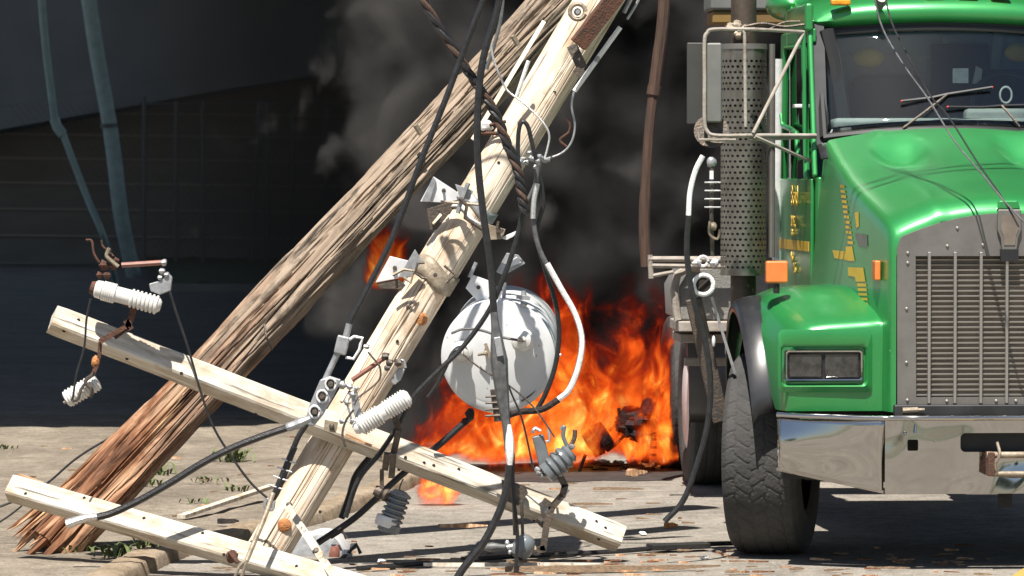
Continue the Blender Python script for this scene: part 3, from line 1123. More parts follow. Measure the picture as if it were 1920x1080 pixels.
def sliver(m, base, d, L, w, bend=.02):
    """a long torn wedge of wood from base along d, tapering to a point"""
    d = d.normalized()
    s_ = d.cross(Vector((rnd.uniform(-1, 1), rnd.uniform(-1, 1), rnd.uniform(-1, 1)))).normalized()
    u = s_.cross(d)
    n = 7
    vs, fs = [], []
    bx, by = rnd.uniform(-bend, bend), rnd.uniform(-bend, bend)
    for i in range(n + 1):
        t = i / n
        k = min(1, t * 4 + .08) * (1 - t) ** .7 * (1 + .15 * rnd.uniform(-1, 1))
        c = base + d * L * t + s_ * bx * t * t + u * by * t * t
        for (a, b) in ((-1, -.5), (.2, -.8), (1, .1), (.1, .7)):
            vs.append(c + s_ * a * w * k * .5 + u * b * w * .5 * k)
    for i in range(n):
        for k in range(4):
            k2 = (k + 1) % 4
            fs.append((i * 4 + k, i * 4 + k2, i * 4 + 4 + k2, i * 4 + 4 + k))
    fs += [(3, 2, 1, 0)]
    m.add(vs, fs)
for i in range(14):
    a = rnd.uniform(math.pi * .75, math.pi * 1.95)
    r0 = rnd.uniform(.085, .150)
    z0 = rnd.uniform(.15, 1.45)
    base = Vector((r0 * math.cos(a), r0 * math.sin(a), z0))
    d = Vector((math.cos(a) * .05 - .03, math.sin(a) * .04 - .0, -1))
    m = MB(); sliver(m, base, d, rnd.uniform(.3, .5) + z0 * .5, rnd.uniform(.05, .10), .015)
    m.build('splinter', W[rnd.choice(('sliver', 'split', 'split'))], pA, local=True, sharp=20)
for i in range(9):      # torn shell edges at the foot, fanned to the left
    a = rnd.uniform(math.pi * .7, math.pi * 1.6)
    r0 = rnd.uniform(.10, .16)
    z0 = rnd.uniform(.25, .55)
    base = Vector((r0 * math.cos(a), r0 * math.sin(a), z0))
    d = Vector((-.05 - .20 * rnd.random() ** 2, -.03 * rnd.random(), -1))
    m = MB(); sliver(m, base, d, z0 * 1.0 + .10, rnd.uniform(.03, .09), .03)
    m.build('splinter', W[rnd.choice(('sliver', 'split', 'split'))], pA, local=True, sharp=20)
for i in range(6):      # lifted slivers higher up the shaft
    a = rnd.uniform(math.pi * 1.0, math.pi * 1.9)
    z0 = rnd.uniform(1.4, 4.2)
    base = Vector((.138 * math.cos(a), .138 * math.sin(a), z0))
    d = Vector((math.cos(a) * .05, math.sin(a) * .05, rnd.choice((-1, 1))))
    m = MB(); sliver(m, base, d, rnd.uniform(.25, .6), rnd.uniform(.014, .026), .015)
    m.build('splinter', W['split'], pA, local=True, sharp=20)
# small staple and peg on the shaft
for px, py in ((968, 78), (786, 245), (722, 362), (260, 855)):
    p = at(px, py, 21.05 if py > 600 else 21.35)
    m = MB(); m.beam(p + Vector((-.02, -.05, .03)), p + Vector((.01, -.03, -.02)), .022, .02)
    m.build('peg', W['tanplate'], pA)
m = MB()
p = at(500, 630, 20.75)
m.tube([p + Vector((-.01, -.02, .06)), p + Vector((.0, -.05, .0)), p + Vector((.03, -.01, -.07))], .006, 6)
m.build('hook', W['darksteel'], pA)

# --- pale pole standing on its broken top
B0 = at(484, 1064, 20.1); B1 = at(1180, -95, 20.95)
MB_ = frame_along(B0, B1); LB = (B1 - B0).length
pB = thing('utility_pole', 'pale bleached utility pole upside down with transformer brackets, in front of the splintered pole', 'utility pole', MB_)
def rB(a, z):
    ca, sa = math.cos(a), math.sin(a)
    r = .108 + .012 * z / LB
    r += .004 * noise.noise(Vector((ca * 1.5, sa * 1.5, z * .6)))
    r += .003 * noise.noise(Vector((ca * 6 + 4, sa * 6, z * .6)))
    r -= .009 * crackf(a, z, 5, 3.0, .22, .035)
    r -= .006 * crackf(a, z, 15, 6, .3, .04)
    r += .007 * math.exp(-((z - 1.53) / .05) ** 2) * max(0, -sa)
    return r
pole_mb(LB, rB, 180, 120).build('shaft', W['pole'], pB, local=True, sharp=40)
def onB(px, py, dr=0.0):
    """point on the camera side of the pale pole"""
    best = None
    for i in range(400):
        t = i / 399
        c = B0.lerp(B1, t)
        q = at(px, py, c.y - .1)
        if best is None or (q - c).length < best[0]:
            best = ((q - c).length, c)
    c = best[1]
    for i in range(60):
        Y = c.y - .14 + i * .002
        q = at(px, py, Y)
        ax = (B1 - B0).normalized()
        d = (q - B0) - ax * (q - B0).dot(ax)
        if d.length < .108 + dr + .008:
            return q
    return at(px, py, c.y - .05)
for px, py in ((789, 598), (533, 985)):
    p = onB(px, py)
    m = MB(); m.lathe(p + Vector((0, .02, 0)), p + Vector((0, -.008, 0)), [(0, .036), (.8, .034), (1, .026)], 18)
    m.build('knot', W['knot'], pB)
for px, py in ((541, 946), (1040, 173), (972, 152), (935, 305), (745, 640), (655, 735), (600, 960), (886, 420)):
    p = onB(px, py)
    m = MB(); m.lathe(p + Vector((0, .01, 0)), p + Vector((0, -.004, 0)), [(0, .009), (1, .008)], 8)
    m.build('bolt_hole', W['hole'], pB)
# ground-wire moulding along the left flank
axB = (B1 - B0).normalized()
def stripB(pts, w, h, mt, nm, lift=.006):
    m = MB()
    P = [onB(*p) for p in pts]
    for a_, b_ in zip(P, P[1:]):
        off_ = Vector((0, -lift, 0))
        m.beam(a_ + off_, b_ + off_, w, h, up=Vector((0, 1, 0)))
    m.build(nm, mt, pB)
W['mould'] = wood_mat('moulding strip', (.80, .76, .66), (.70, .62, .48), (.45, .36, .25), crack=.3, sc=1.2, bump=.3)
stripB([(1020, 40), (886, 262)], .022, .016, W['mould'], 'moulding')
stripB([(866, 352), (812, 420)], .014, .012, W['mould'], 'moulding')
stripB([(772, 520), (640, 752)], .013, .012, W['mould'], 'moulding')
# loose rods near the upper pole
m = MB(); m.tube([at(991, 114, 20.5), at(968, 183, 20.52)], .0105, 8); m.build('rod', W['whitetape'], pB)
m = MB(); m.tube([at(1163, 51, 20.55), at(1122, 108, 20.55)], .013, 8); m.build('rod', W['whitetape'], pB); m = MB(); m.tube([at(1118, 114, 20.55), at(1077, 171, 20.56)], .0125, 8); m.build('rod', W['whitetape'], pB)
m = MB(); m.tube([at(1123, 106, 20.55), at(1117, 116, 20.55)], .0135, 8); m.build('rod_sleeve', W['galv'], pB)
# rusty angle bracket and hardware near the top
m = MB(); m.beam(at(1084, 84, 20.42), at(1176, -36, 20.46), .085, .05, up=Vector((0, 1, 0)), roll=.3)
m.build('angle_bracket', W['rust'], pB)
m = MB()
m.beam(at(1072, 85, 20.6), at(1092, 128, 20.58), .055, .012, up=Vector((0, 1, 0)))
m.beam(at(1092, 128, 20.58), at(1080, 140, 20.58), .05, .012, up=Vector((0, 1, 0)))
m.build('strap', W['darksteel'], pB)
m = MB()
c = at(1083, 22, 20.48)
m.tube([c + Vector((.04 * math.cos(t * .5), -.01, .04 * math.sin(t * .5))) for t in range(13)], .012, 8, cap=False)
m.build('ring', W['tanplate'], pB)
m = MB(); m.lathe(c + Vector((0, .06, 0)), c + Vector((0, -.03, 0)), [(0, .02), (.6, .02), (.61, .012), (1, .012)], 8); m.build('bolt', W['galv'], pB)
m = MB(); m.tube(spline([at(1170, 24, 20.5), at(1184, -4, 20.5), at(1196, -30, 20.5)], 3), .012, 6)
m.tube(spline([at(1176, 36, 20.5), at(1192, 10, 20.5), at(1204, -16, 20.5)], 3), .008, 6); m.build('steel_link', W['galv'], pB)
m = MB(); m.tube([at(904, 238, 20.6), at(948, 228, 20.55)], .010, 6); m.build('bolt', W['rust'], pB); m = MB(); m.tube([at(904, 250, 20.6), at(940, 250, 20.55)], .012, 6); m.build('bolt', W['rust'], pB)
m = MB(); m.ell(at(912, 236, 20.6), .035, .03, .03, jitter=.3); m.build('porcelain_knob', W['porcelain'], pB)

# transformer brackets: channel plates and collars
def bracket(pts, Y, th, mt, nm='bracket_plate', tilt=None):
    m = MB()
    P = []
    for i, (px, py) in enumerate(pts):
        yy_ = Y + (tilt[i] if tilt else 0)
        P.append(at(px, py, yy_))
    m.prism(P, (0, th, 0))
    m.build(nm, mt, pB, bevel=.002)
bracket([(813, 331), (853, 357), (870, 372), (838, 380), (788, 378)], 20.38, .012, W['galvwhite'])
bracket([(790, 378), (806, 378), (818, 340), (812, 331)], 20.36, .02, W['galv'])
bracket([(838, 380), (866, 378), (852, 400), (826, 432), (806, 430), (800, 392)], 20.50, .05, W['darksteel'], 'bracket_shade')  # dark plate put in as the shade below the white plate
bracket([(704, 530), (731, 480), (766, 489), (746, 522)], 20.40, .012, W['galvwhite'])
bracket([(706, 531), (745, 523), (762, 535), (756, 543), (712, 541)], 20.405, .05, W['darksteel'], 'bracket_shade')  # dark plate under the left channel, put in as shade
bracket([(747, 520), (778, 467), (792, 490), (770, 520)], 20.30, .012, W['galv'])
bracket([(873, 540), (886, 515), (922, 528), (925, 545), (905, 575)], 20.40, .012, W['galvwhite'])
bracket([(905, 576), (926, 546), (932, 556), (912, 590)], 20.395, .02, W['galv'])
bracket([(930, 510), (950, 474), (972, 478), (985, 494), (945, 516)], 20.50, .012, W['galv'])
bracket([(957, 490), (969, 481), (978, 492), (957, 500)], 20.492, .006, W['galvwhite'])
bracket([(938, 446), (975, 430), (962, 444), (950, 450)], 20.42, .01, W['galvwhite'])
bracket([(915, 420), (948, 430), (942, 448), (920, 450)], 20.40, .014, W['tanplate'])
for px, py in ((832, 357), (740, 502), (897, 539), (816, 516), (934, 434)):
    p = at(px, py, 20.2 if px == 816 else 20.37)
    m = MB(); m.lathe(p + Vector((0, .05, 0)), p + Vector((0, -.012, 0)), [(0, .011), (.7, .011), (.71, .007), (1, .007)], 8); m.build('bolt', W['darksteel'], pB)
def collar(px, py, w, r, mt, a0=-160, a1=-5, th=.012):
    """curved band hugging the camera side of the pole"""
    c = onB(px, py)
    cz_ = (c - B0).dot(axB)
    rows = []
    for dz in (-w / 2, -w * .2, w * .2, w / 2):
        row = []
        for i in range(15):
            a = R(a0 + (a1 - a0) * i / 14)
            row.append(Vector((r * math.cos(a), r * math.sin(a), cz_ + dz + .02 * math.sin(i * .5))))
        rows.append(row)
    m = MB(); m.grid(rows)
    o = m.build('collar', mt, pB, local=True)
    s_ = o.modifiers.new('solid', 'SOLIDIFY'); s_.thickness = th
    return cz_
collar(812, 512, .105, .128, W['tanplate'])
collar(893, 385, .055, .126, W['galv'])
collar(872, 398, .022, .129, W['galvwhite'], -150, -30)
def hooked(pts, Y, r, mt):
    m = MB(); m.tube([at(px, py, Y) for px, py in pts], r, 6); m.build('clamp_hook', mt, pB)
hooked([(736, 516), (757, 505), (776, 508), (770, 530), (756, 520)], 20.26, .009, W['tanplate'])
hooked([(796, 492), (782, 494), (779, 512), (792, 521), (800, 522)], 20.2, .008, W['darksteel'])
hooked([(833, 498), (853, 515), (836, 530)], 20.2, .008, W['darksteel'])
hooked([(878, 343), (862, 385), (858, 400)], 20.32, .012, W['galv'])
hooked([(826, 378), (850, 380), (900, 384)], 20.33, .008, W['tanplate'])
hooked([(862, 372), (875, 386), (872, 408), (905, 430)], 20.3, .012, W['darksteel'])
hooked([(935, 415), (932, 428), (938, 436), (944, 430)], 20.38, .008, W['darksteel'])
hooked([(880, 520), (893, 492)], 20.38, .010, W['galv'])
bracket([(853, 345), (868, 350), (888, 358), (880, 375), (862, 370)], 20.34, .012, W['galv'], 'clamp_plate')

# --- crossarms
def crossarm(p0, p1, w, roll, label, holes, Yh):
    M = frame_along(p0, p1)
    t = thing('crossarm', label, 'crossarm', M, 'fallen wooden crossarms')
    L_ = (p1 - p0).length
    # square section with eased, slightly worn edges
    n = 60
    rows = []
    sect = []
    for cx, cy in ((1, 1), (-1, 1), (-1, -1), (1, -1)):
        e = .84
        if cx * cy > 0: sect += [(cx, cy * e), (cx * e, cy)]
        else: sect += [(cx * e, cy), (cx, cy * e)]
    for i in range(n + 1):
        z = L_ * i / n
        row = []
        for j, (a_, b_) in enumerate(sect):
            q = 1 + .03 * noise.noise(Vector((a_ * 3, b_ * 3, z * 2.5)))
            if i in (0, n): q *= .96
            v = Vector((a_ * w / 2 * q, b_ * w / 2 * q, z + (.012 * noise.noise(Vector((a_ * 5, b_ * 5, i))) if i in (0, n) else 0)))
            row.append(Matrix.Rotation(roll, 3, 'Z') @ v)
        row.append(row[0].copy())
        rows.append(row)
    m = MB(); m.grid(rows)
    k = len(sect)
    m.add(rows[0][:k], [tuple(range(k))]); m.add(rows[-1][:k], [tuple(range(k - 1, -1, -1))])
    m.build('beam', W['arm'], t, local=True, sharp=30, weld=True)
    for px, py, Y in holes:
        p = at(px, py, Y)
        # project onto the near surface
        ax = (p1 - p0).normalized()
        tt = (p - p0).dot(ax)
        c = p0 + ax * tt
        for i in range(200):
            q = at(px, py, c.y - .10 + i * .001)
            l = M.inverted() @ q
            l2 = Matrix.Rotation(-roll, 3, 'Z') @ Vector((l.x, l.y, 0))
            if abs(l2.x) < w / 2 and abs(l2.y) < w / 2: break
        m = MB(); m.lathe(q + Vector((0, .01, 0)), q + Vector((0, -.003, 0)), [(0, .010), (1, .008)], 8)
        m.build('bolt_hole', W['hole'], t)
    return t
C1a, C1b = at(97, 598, 19.85), at(1163, 1010, 20.42)
arm1 = crossarm(C1a, C1b, .118, R(-33), 'long bleached crossarm sloping across both poles down to the road', 
    [(147, 600, 19.9), (120, 620, 19.9), (238, 672, 19.9), (813, 873, 20.2), (795, 868, 20.2), (748, 880, 20.2), (1118, 978, 20.4), (1135, 990, 20.4), (1123, 1010, 20.4), (340, 700, 20), (760, 858, 20.2), (480, 775, 20), (1002, 975, 20.3), (860, 880, 20.2)], 0)
C2a, C2b = at(20, 915, 20.0), at(705, 1112, 19.45)
arm2 = crossarm(C2a, C2b, .112, R(-30), 'short bleached crossarm lying lowest at the bottom left corner',
    [(158, 934, 19.9), (48, 926, 19.9), (270, 972, 19.8), (556, 1062, 19.5), (420, 1040, 19.6), (380, 1000, 19.7)], 0)
# loose slivers torn off the arms
m = MB(); m.beam(at(36, 890, 20.1), at(80, 906, 20.05), .02, .01); m.build('splinter', W['sliver'], arm2)
m = MB(); m.beam(at(648, 815, 20.02), at(697, 836, 20.02), .03, .012); m.build('splinter', W['sliver'], arm1)
# square washer plate, thermal marks
m = MB(); m.prism([at(609, 787, 20.0), at(634, 792, 20.0), at(630, 812, 20.0), at(607, 806, 20.0)], (0, .012, 0)); m.build('washer_plate', W['tanplate'], arm1)
m = MB(); m.ell(at(622, 800, 19.99), .014, .012, .018); m.build('bolt', W['darksteel'], arm1)
m = MB(); m.prism([at(720, 834, 20.03), at(738, 830, 20.03), at(730, 862, 20.03), at(716, 862, 20.03)], (0, .008, 0)); m.build('number_plate', W['tanplate'], arm1)
m = MB(); m.beam(at(1023, 962, 20.24), at(1066, 918, 20.24), .018, .014, up=Vector((0, 1, 0))); m.build('strap', W['galvwhite'], arm1)
m = MB()
m.tube(spline([at(1008, 972, 20.24), at(1022, 985, 20.24), at(1030, 970, 20.24)], 4), .02, 6)
m.prism([at(940, 900, 20.2), at(985, 912, 20.2), at(990, 925, 20.2), at(972, 948, 20.2), at(945, 938, 20.2)], (0, .04, 0)); m.build('mount_plate', W['darksteel'], arm1)
m = MB()
for px in (963, 978):
    m.beam(at(px, 940, 20.18), at(px + 2, 1003, 20.2), .012, .02)
m.build('hanger', W['darksteel'], arm1)
m = MB(); m.prism([at(184, 636, 19.74), at(232, 610, 19.74), at(238, 616, 19.74), at(190, 645, 19.74)], (0, .02, 0)); m.build('strap', W['rust'], arm1)
m = MB(); m.ell(at(435, 1043, 19.5), .03, .02, .03, jitter=.4); m.tube([at(430, 1035, 19.48), at(446, 1055, 19.46)], .012, 6); m.build('bolt', W['rust'], arm2)

# white flat brace from the pale pole down to the lower crossarm
t = thing('brace', 'white flat brace from the foot of the pale pole down to the lower crossarm', 'brace', at(540, 950, 19.86))
m = MB()
m.beam(at(536, 944, 19.9), at(580, 1010, 19.66), .035, .016, up=Vector((0, 1, 0)))
m.beam(at(578, 1007, 19.665), at(634, 1092, 19.4), .038, .016, up=Vector((0, 1, 0)))
m.build('strap', W['arm'], t)
m = MB(); m.ell(at(542, 947, 19.88), .016, .01, .016); m.build('bolt', W['darksteel'], t); m = MB(); m.ell(at(594, 1034, 19.58), .022, .014, .018, jitter=.4); m.build('bolt', W['darksteel'], t)
t = thing('brace', 'pale flat wooden strip lying on the gravel left of the pale pole', 'wooden strip', ground(430, 970))
m = MB(); m.beam(ground(340, 992) + Vector((0, 0, .07)), ground(510, 952) + Vector((0, 0, .13)), .05, .02); m.build('strip', W['arm'], t)

# --- insulators
def ribprof(n, r, depth=.8, ends=.06, endr=.8):
    pr = [(0, r * endr * .7), (ends * .5, r * endr), (ends, r * endr)]
    for i in range(n):
        a = ends + (1 - 2 * ends) * i / n
        w_ = (1 - 2 * ends) / n
        pr += [(a + w_ * .12, r * depth), (a + w_ * .45, r), (a + w_ * .72, r), (a + w_ * .98, r * depth)]
    pr += [(1 - ends, r * endr), (1 - ends * .4, r * endr), (1, r * endr * .6)]
    return pr
def P(px, py, Y): return at(px, py, Y)
def tubep(pts, Y, r, mt, par, nm, n=7, k=4, sm=True):
    m = MB()
    q = [at(p[0], p[1], p[2] if len(p) > 2 else Y) for p in pts]
    m.tube(spline(q, k) if sm and len(q) > 2 else q, r, n)
    return m.build(nm, mt, par)

CU = 'fuse cutouts hanging from the upper crossarm'
Y = 19.75
c1 = thing('fuse_cutout', 'white ribbed fuse cutout held above the left end of the upper crossarm', 'fuse cutout', at(240, 600, Y), CU)
m = MB(); m.lathe(P(176, 540, Y), P(302, 574, Y), [(0, .030), (.04, .044), (.12, .046)] + [(q, r) for q, r in [(.12 + .38 * i / 12 + d, rr) for i in range(6) for d, rr in ((0, .040), (.015, .050), (.040, .050), (.055, .040))] if q < .5] + [(.50, .040), (.53, .040)] + [(.54 + .42 * i / 7 + d, rr) for i in range(7) for d, rr in ((0, .039), (.015, .048), (.040, .048), (.053, .039))] + [(.975, .034), (1, .022)], 22)
m.build('insulator_body', W['porcelain'], c1, sharp=25)
m = MB(); m.lathe(P(170, 538, Y), P(182, 542, Y), [(0, .03), (.5, .036), (1, .036)], 14); m.build('end_cap', W['rust'], c1)
tubep([(228, 497), (308, 492)], Y, .0135, W['redrod'], c1, 'fuse_tube')
m = MB()
for px, py, r in ((205, 480, .024), (195, 497, .028), (212, 498, .022), (186, 515, .018), (200, 515, .022), (218, 488, .016)):
    m.ell(P(px, py, Y), r, r * .8, r, 8, 6, .6)
m.build('hinge', W['rust'], c1)
tubep([(205, 465), (200, 480), (212, 492), (222, 500)], Y - .03, .010, W['tanplate'], c1, 'hinge_ring')
tubep([(161, 450), (172, 452), (176, 475), (186, 492)], Y, .006, W['rust'], c1, 'hook')
tubep([(190, 450), (193, 462), (203, 470)], Y, .005, W['rust'], c1, 'hook')
m = MB()
for px, py, r in ((307, 492, .018), (304, 508, .018), (312, 515, .015), (300, 520, .014)):
    m.ell(P(px, py, Y), r, r, r, 8, 6, .4)
m.build('contact', W['galv'], c1)
m = MB(); m.prism([P(279, 532, Y), P(300, 526, Y), P(316, 512, Y), P(323, 520, Y), P(320, 545, Y), P(300, 553, Y), P(282, 546, Y)], (0, .03, 0)); m.build('top_contact', W['galv'], c1, bevel=.006)
m = MB()
for a_, b_ in (((232, 568), (252, 572)), ((252, 566), (248, 590)), ((248, 590), (240, 612)), ((240, 612), (214, 632)), ((236, 600), (246, 618))):
    m.beam(P(*a_, Y + .02), P(*b_, Y + .02), .03, .022, up=Vector((0, 1, 0)))
m.build('mounting_bracket', W['rust'], c1)

Y = 19.72
c2 = thing('fuse_cutout', 'white ribbed fuse cutout lying over the crossing of pale pole and upper crossarm', 'fuse cutout', P(700, 800, Y), CU)
m = MB(); m.lathe(P(672, 802, Y), P(768, 742, Y), [(0, .030), (.03, .042)] + [(.04 + .40 * i / 8 + d, rr) for i in range(8) for d, rr in ((0, .042), (.012, .051), (.032, .051), (.044, .042))] + [(.45, .043), (.53, .043)] + [(.54 + .40 * i / 8 + d, rr) for i in range(8) for d, rr in ((0, .042), (.012, .050), (.032, .050), (.044, .042))] + [(.96, .042), (1, .024)], 22)
m.build('insulator_body', W['porcelain'], c2, sharp=25)
m = MB(); m.lathe(P(664, 806, Y), P(682, 795, Y), [(0, .022), (.25, .033), (.8, .033), (1, .02)], 16); m.build('end_cap', W['porcelain'], c2)
tubep([(660, 713), (724, 669)], Y, .0125, W['redrod'], c2, 'fuse_tube')
m = MB()
for px, py, r in ((722, 668, .020), (730, 680, .018), (746, 680, .020), (726, 690, .016)):
    m.ell(P(px, py, Y - .02), r, r, r, 8, 6, .5)
m.build('top_contact', W['darksteel'], c2)
m = MB(); m.prism([P(732, 716, Y), P(747, 690, Y), P(760, 692, Y), P(752, 712, Y), P(740, 722, Y)], (0, .03, 0)); m.build('hood', W['galv'], c2, bevel=.006)
tubep([(745, 680), (756, 676), (760, 690)], Y, .008, W['galv'], c2, 'hook')
m = MB()
for px, py, r in ((641, 722, .024), (655, 725, .018), (668, 728, .014), (660, 740, .018), (650, 755, .016), (660, 790, .016), (640, 790, .014), (676, 784, .014)):
    m.ell(P(px, py, Y), r, r * .8, r * .9, 8, 6, .6)
m.tube([P(641, 722, Y), P(655, 725, Y), P(668, 728, Y), P(660, 740, Y), P(650, 755, Y), P(660, 790, Y), P(640, 790, Y)], .007, 6); m.tube([P(660, 790, Y), P(676, 784, Y)], .007, 6)
m.build('hinge', W['galv'], c2)
m = MB()
m.prism([P(658, 735, Y), P(668, 728, Y), P(676, 768, Y), P(684, 785, Y), P(668, 790, Y), P(660, 765, Y)], (0, .03, 0))
m.build('hinge_arm', W['galv'], c2, bevel=.004)
tubep([(690, 660), (700, 672), (712, 688), (712, 710), (695, 728), (672, 745), (664, 760)], Y - .03, .005, W['darksteel'], c2, 'fuse_link')
tubep([(663, 768), (648, 790), (642, 815), (648, 838)], Y - .05, .006, W['darksteel'], c2, 'lead')
m = MB()
for a_, b_ in (((737, 772), (748, 806)), ((748, 806), (738, 850)), ((738, 850), (734, 895)), ((726, 850), (722, 880))):
    m.beam(P(*a_, Y + .06), P(*b_, Y + .12), .032, .02, up=Vector((0, 1, 0)))
m.build('mounting_bracket', W['darksteel'], c2)

Y = 20.1
c3 = thing('fuse_cutout', 'grey fuse cutout before the fire on the right part of the upper crossarm', 'fuse cutout', P(1035, 960, Y), CU)
m = MB(); m.lathe(P(1022, 890, Y), P(1072, 846, Y), [(0, .040), (.05, .060), (.22, .058), (.24, .050), (.3, .066), (.36, .064), (.42, .052), (.50, .066), (.56, .064), (.62, .052), (.70, .064), (.76, .060), (.82, .048), (.9, .052), (1, .036)], 22)
m.build('insulator_body', W['greyporc'], c3, sharp=25)
m = MB(); m.beam(P(1008, 816, Y), P(1024, 880, Y), .060, .05, up=Vector((0, 1, 0))); m.build('tube_housing', W['greyporc'], c3, bevel=.008)
tubep([(998, 812), (1003, 803), (1014, 808)], Y, .009, W['silver'], c3, 'hook')
tubep([(1028, 800), (1030, 825), (1024, 828)], Y, .007, W['silver'], c3, 'hook')
tubep([(1052, 806), (1058, 800), (1056, 818), (1064, 838)], Y, .011, W['greyporc'], c3, 'hook')
tubep([(1078, 806), (1076, 824), (1066, 842)], Y, .012, W['darksteel'], c3, 'contact')
m = MB()
for px, py in ((1010, 886), (1018, 892), (1008, 880), (1072, 838)):
    m.ell(P(px, py, Y - .02), .016, .016, .014, 8, 6, .5)
m.build('bolt', W['galv'], c3)
m = MB()
for a_, b_ in (((1050, 893), (1060, 912)), ((1060, 908), (1054, 932)), ((1055, 928), (1034, 952)), ((1036, 948), (1026, 980)), ((1026, 976), (1018, 1032)), ((1022, 1028), (1006, 1032)), ((1018, 938), (1034, 950))):
    m.beam(P(*a_, Y + .02), P(*b_, Y + .02), .034, .024, up=Vector((0, 1, 0)))
m.build('mounting_bracket', W['darksteel'], c3)

# arresters
AR = 'hanging surge arresters'
Y = 19.78
a1 = thing('surge_arrester', 'small white surge arrester hanging below the left end of the upper crossarm', 'surge arrester', P(150, 755, Y), AR)
m = MB(); m.lathe(P(123, 750, Y), P(184, 714, Y), ribprof(9, .047, .86, .06, .9), 20); m.build('insulator_body', W['porcelain'], a1, sharp=25)
m = MB(); m.tube([P(120, 755, Y - .02), P(135, 748, Y - .04)], .008, 6); m.build('stud', W['tanplate'], a1)
tubep([(162, 716), (152, 730), (146, 748), (136, 752)], Y - .06, .008, W['darksteel'], a1, 'wire_loop')
tubep([(178, 700), (160, 715), (172, 730), (170, 745)], Y - .06, .010, W['darksteel'], a1, 'wire_loop')
m = MB(); m.ell(P(179, 678, Y), .022, .02, .028, 10, 8, .3); m.build('clevis', W['knot'], a1)
m = MB(); m.beam(P(188, 640, Y), P(186, 672, Y), .022, .018); m.beam(P(182, 685, Y), P(172, 706, Y), .03, .02); m.build('hanger', W['rust'], a1)
Y = 20.0
a2 = thing('surge_arrester', 'grey ribbed surge arrester hanging below the middle of the upper crossarm', 'surge arrester', P(730, 1000, Y), AR)
m = MB(); m.lathe(P(726, 998, Y), P(752, 920, Y), [(0, .045), (.03, .056), (.2, .058), (.22, .05), (.24, .05)] + [(.25 + .72 * i / 6 + d, rr) for i in range(6) for d, rr in ((0, .046), (.03, .060), (.07, .060), (.10, .046))] + [(1, .03)], 22); m.build('insulator_body', W['greyporc'], a2, sharp=25)
m = MB(); m.lathe(P(723, 987, Y - .003), P(729, 968, Y - .003), [(0, .057), (.2, .0605), (.8, .0605), (1, .057)], 22); m.build('band', W['porcelain'], a2)
m = MB(); m.lathe(P(702, 918, Y), P(738, 935, Y), [(0, .024), (.3, .034), (.45, .026), (.6, .036), (.75, .026), (.9, .036), (1, .02)], 14); m.build('top_cap', W['darksteel'], a2)
m = MB(); m.beam(P(716, 880, Y), P(716, 915, Y), .05, .02); m.build('hanger', W['darksteel'], a2)
tubep([(756, 898), (750, 912), (748, 930)], Y, .004, W['darksteel'], a2, 'lead')
Y = 20.05
a3 = thing('line_post_insulator', 'shiny grey bell insulator dangling near the ground under the upper crossarm', 'insulator', P(980, 1045, Y))
m = MB(); m.lathe(P(993, 1005, Y), P(972, 1042, Y), [(0, .02), (.1, .038), (.3, .052), (.6, .056), (.85, .05), (1, .042)], 22); m.build('bell', W['greyporc'], a3)
m = MB(); m.lathe(P(972, 1041, Y - .01), P(969, 1046, Y - .01), [(0, .03), (1, .028)], 16); m.build('bell_mouth', W['hole'], a3)
m = MB(); m.tube([P(968, 1022, Y), P(950, 1026, Y)], .012, 8); m.ell(P(951, 1018, Y), .012, .012, .016); m.ell(P(956, 1035, Y), .010, .01, .012); m.build('stud', W['silver'], a3)
m = MB(); m.lathe(P(948, 1026, Y), P(905, 1026, Y), [(0, .014), (.3, .018), (.6, .026), (.8, .02), (1, .012)], 12); m.build('polymer_tail', W['greycable'], a3)
m = MB(); m.ell(P(1000, 1030, Y), .02, .02, .02, 8, 6, .3); m.build('nut', W['tanplate'], a3)

# --- pole-mounted transformer, lid toward the camera
Yt = 20.25
tc_ = P(934, 668, Yt)
rr = 105 / S(Yt)
back = Vector((.055, 1, .075)).normalized()
tr = thing('pole_transformer', 'round grey pole transformer hanging in front of the fire, lid toward the viewer', 'transformer', tc_ + Vector((0, 0, -rr)))
m = MB(); m.lathe(tc_, tc_ + back * .85, [(0, rr * .965), (.03, rr), (.9, rr), (1, rr * .93)], 64); m.build('tank', W['tank'], tr)
m = MB(); m.lathe(tc_ + back * .012, tc_ - back * .028, [(0, rr * 1.012), (.55, rr * 1.02), (.75, rr * .99), (.9, rr * .93), (1, rr * .86)], 64)
m.build('lid', W['tank'], tr, sharp=30)
m = MB(); m.lathe(tc_ - back * .026, tc_ - back * .034, [(0, rr * .87), (1, rr * .80)], 64); m.build('lid_face', W['tank'], tr, sharp=50)
fy = Yt - .045
def bushing(px, py, r, L_):
    o = P(px, py, fy)
    d = (-back + Vector((0, 0, .10))).normalized()
    m = MB(); m.lathe(o + Vector((0, .02, 0)), o + d * L_, [(0, r * 1.35), (.12, r * 1.35), (.16, r), (.34, r), (.40, r * 1.25), (.5, r * 1.25), (.56, r * .8), (.68, r * .8), (.74, r * 1.05), (.84, r * 1.0), (.9, r * .5), (1, r * .45)], 22)
    b_ = m.build('bushing', W['porcelain'], tr, sharp=30)
    m = MB(); m.lathe(o + d * L_ * .97, o + d * (L_ + .035), [(0, .010), (1, .010)], 8); m.build('terminal', W['darksteel'], b_)
bushing(981, 636, .046, .17)
bushing(866, 658, .040, .17)
m = MB(); m.beam(P(910, 644, Yt - .06), P(920, 672, Yt - .06), .016, .03, up=Vector((0, 1, 0))); m.tube([P(897, 665, Yt - .06), P(912, 663, Yt - .09)], .008, 6); m.ell(P(911, 662, Yt - .07), .014, .014, .014, 8, 6); m.build('ground_lug', W['tanplate'], tr)
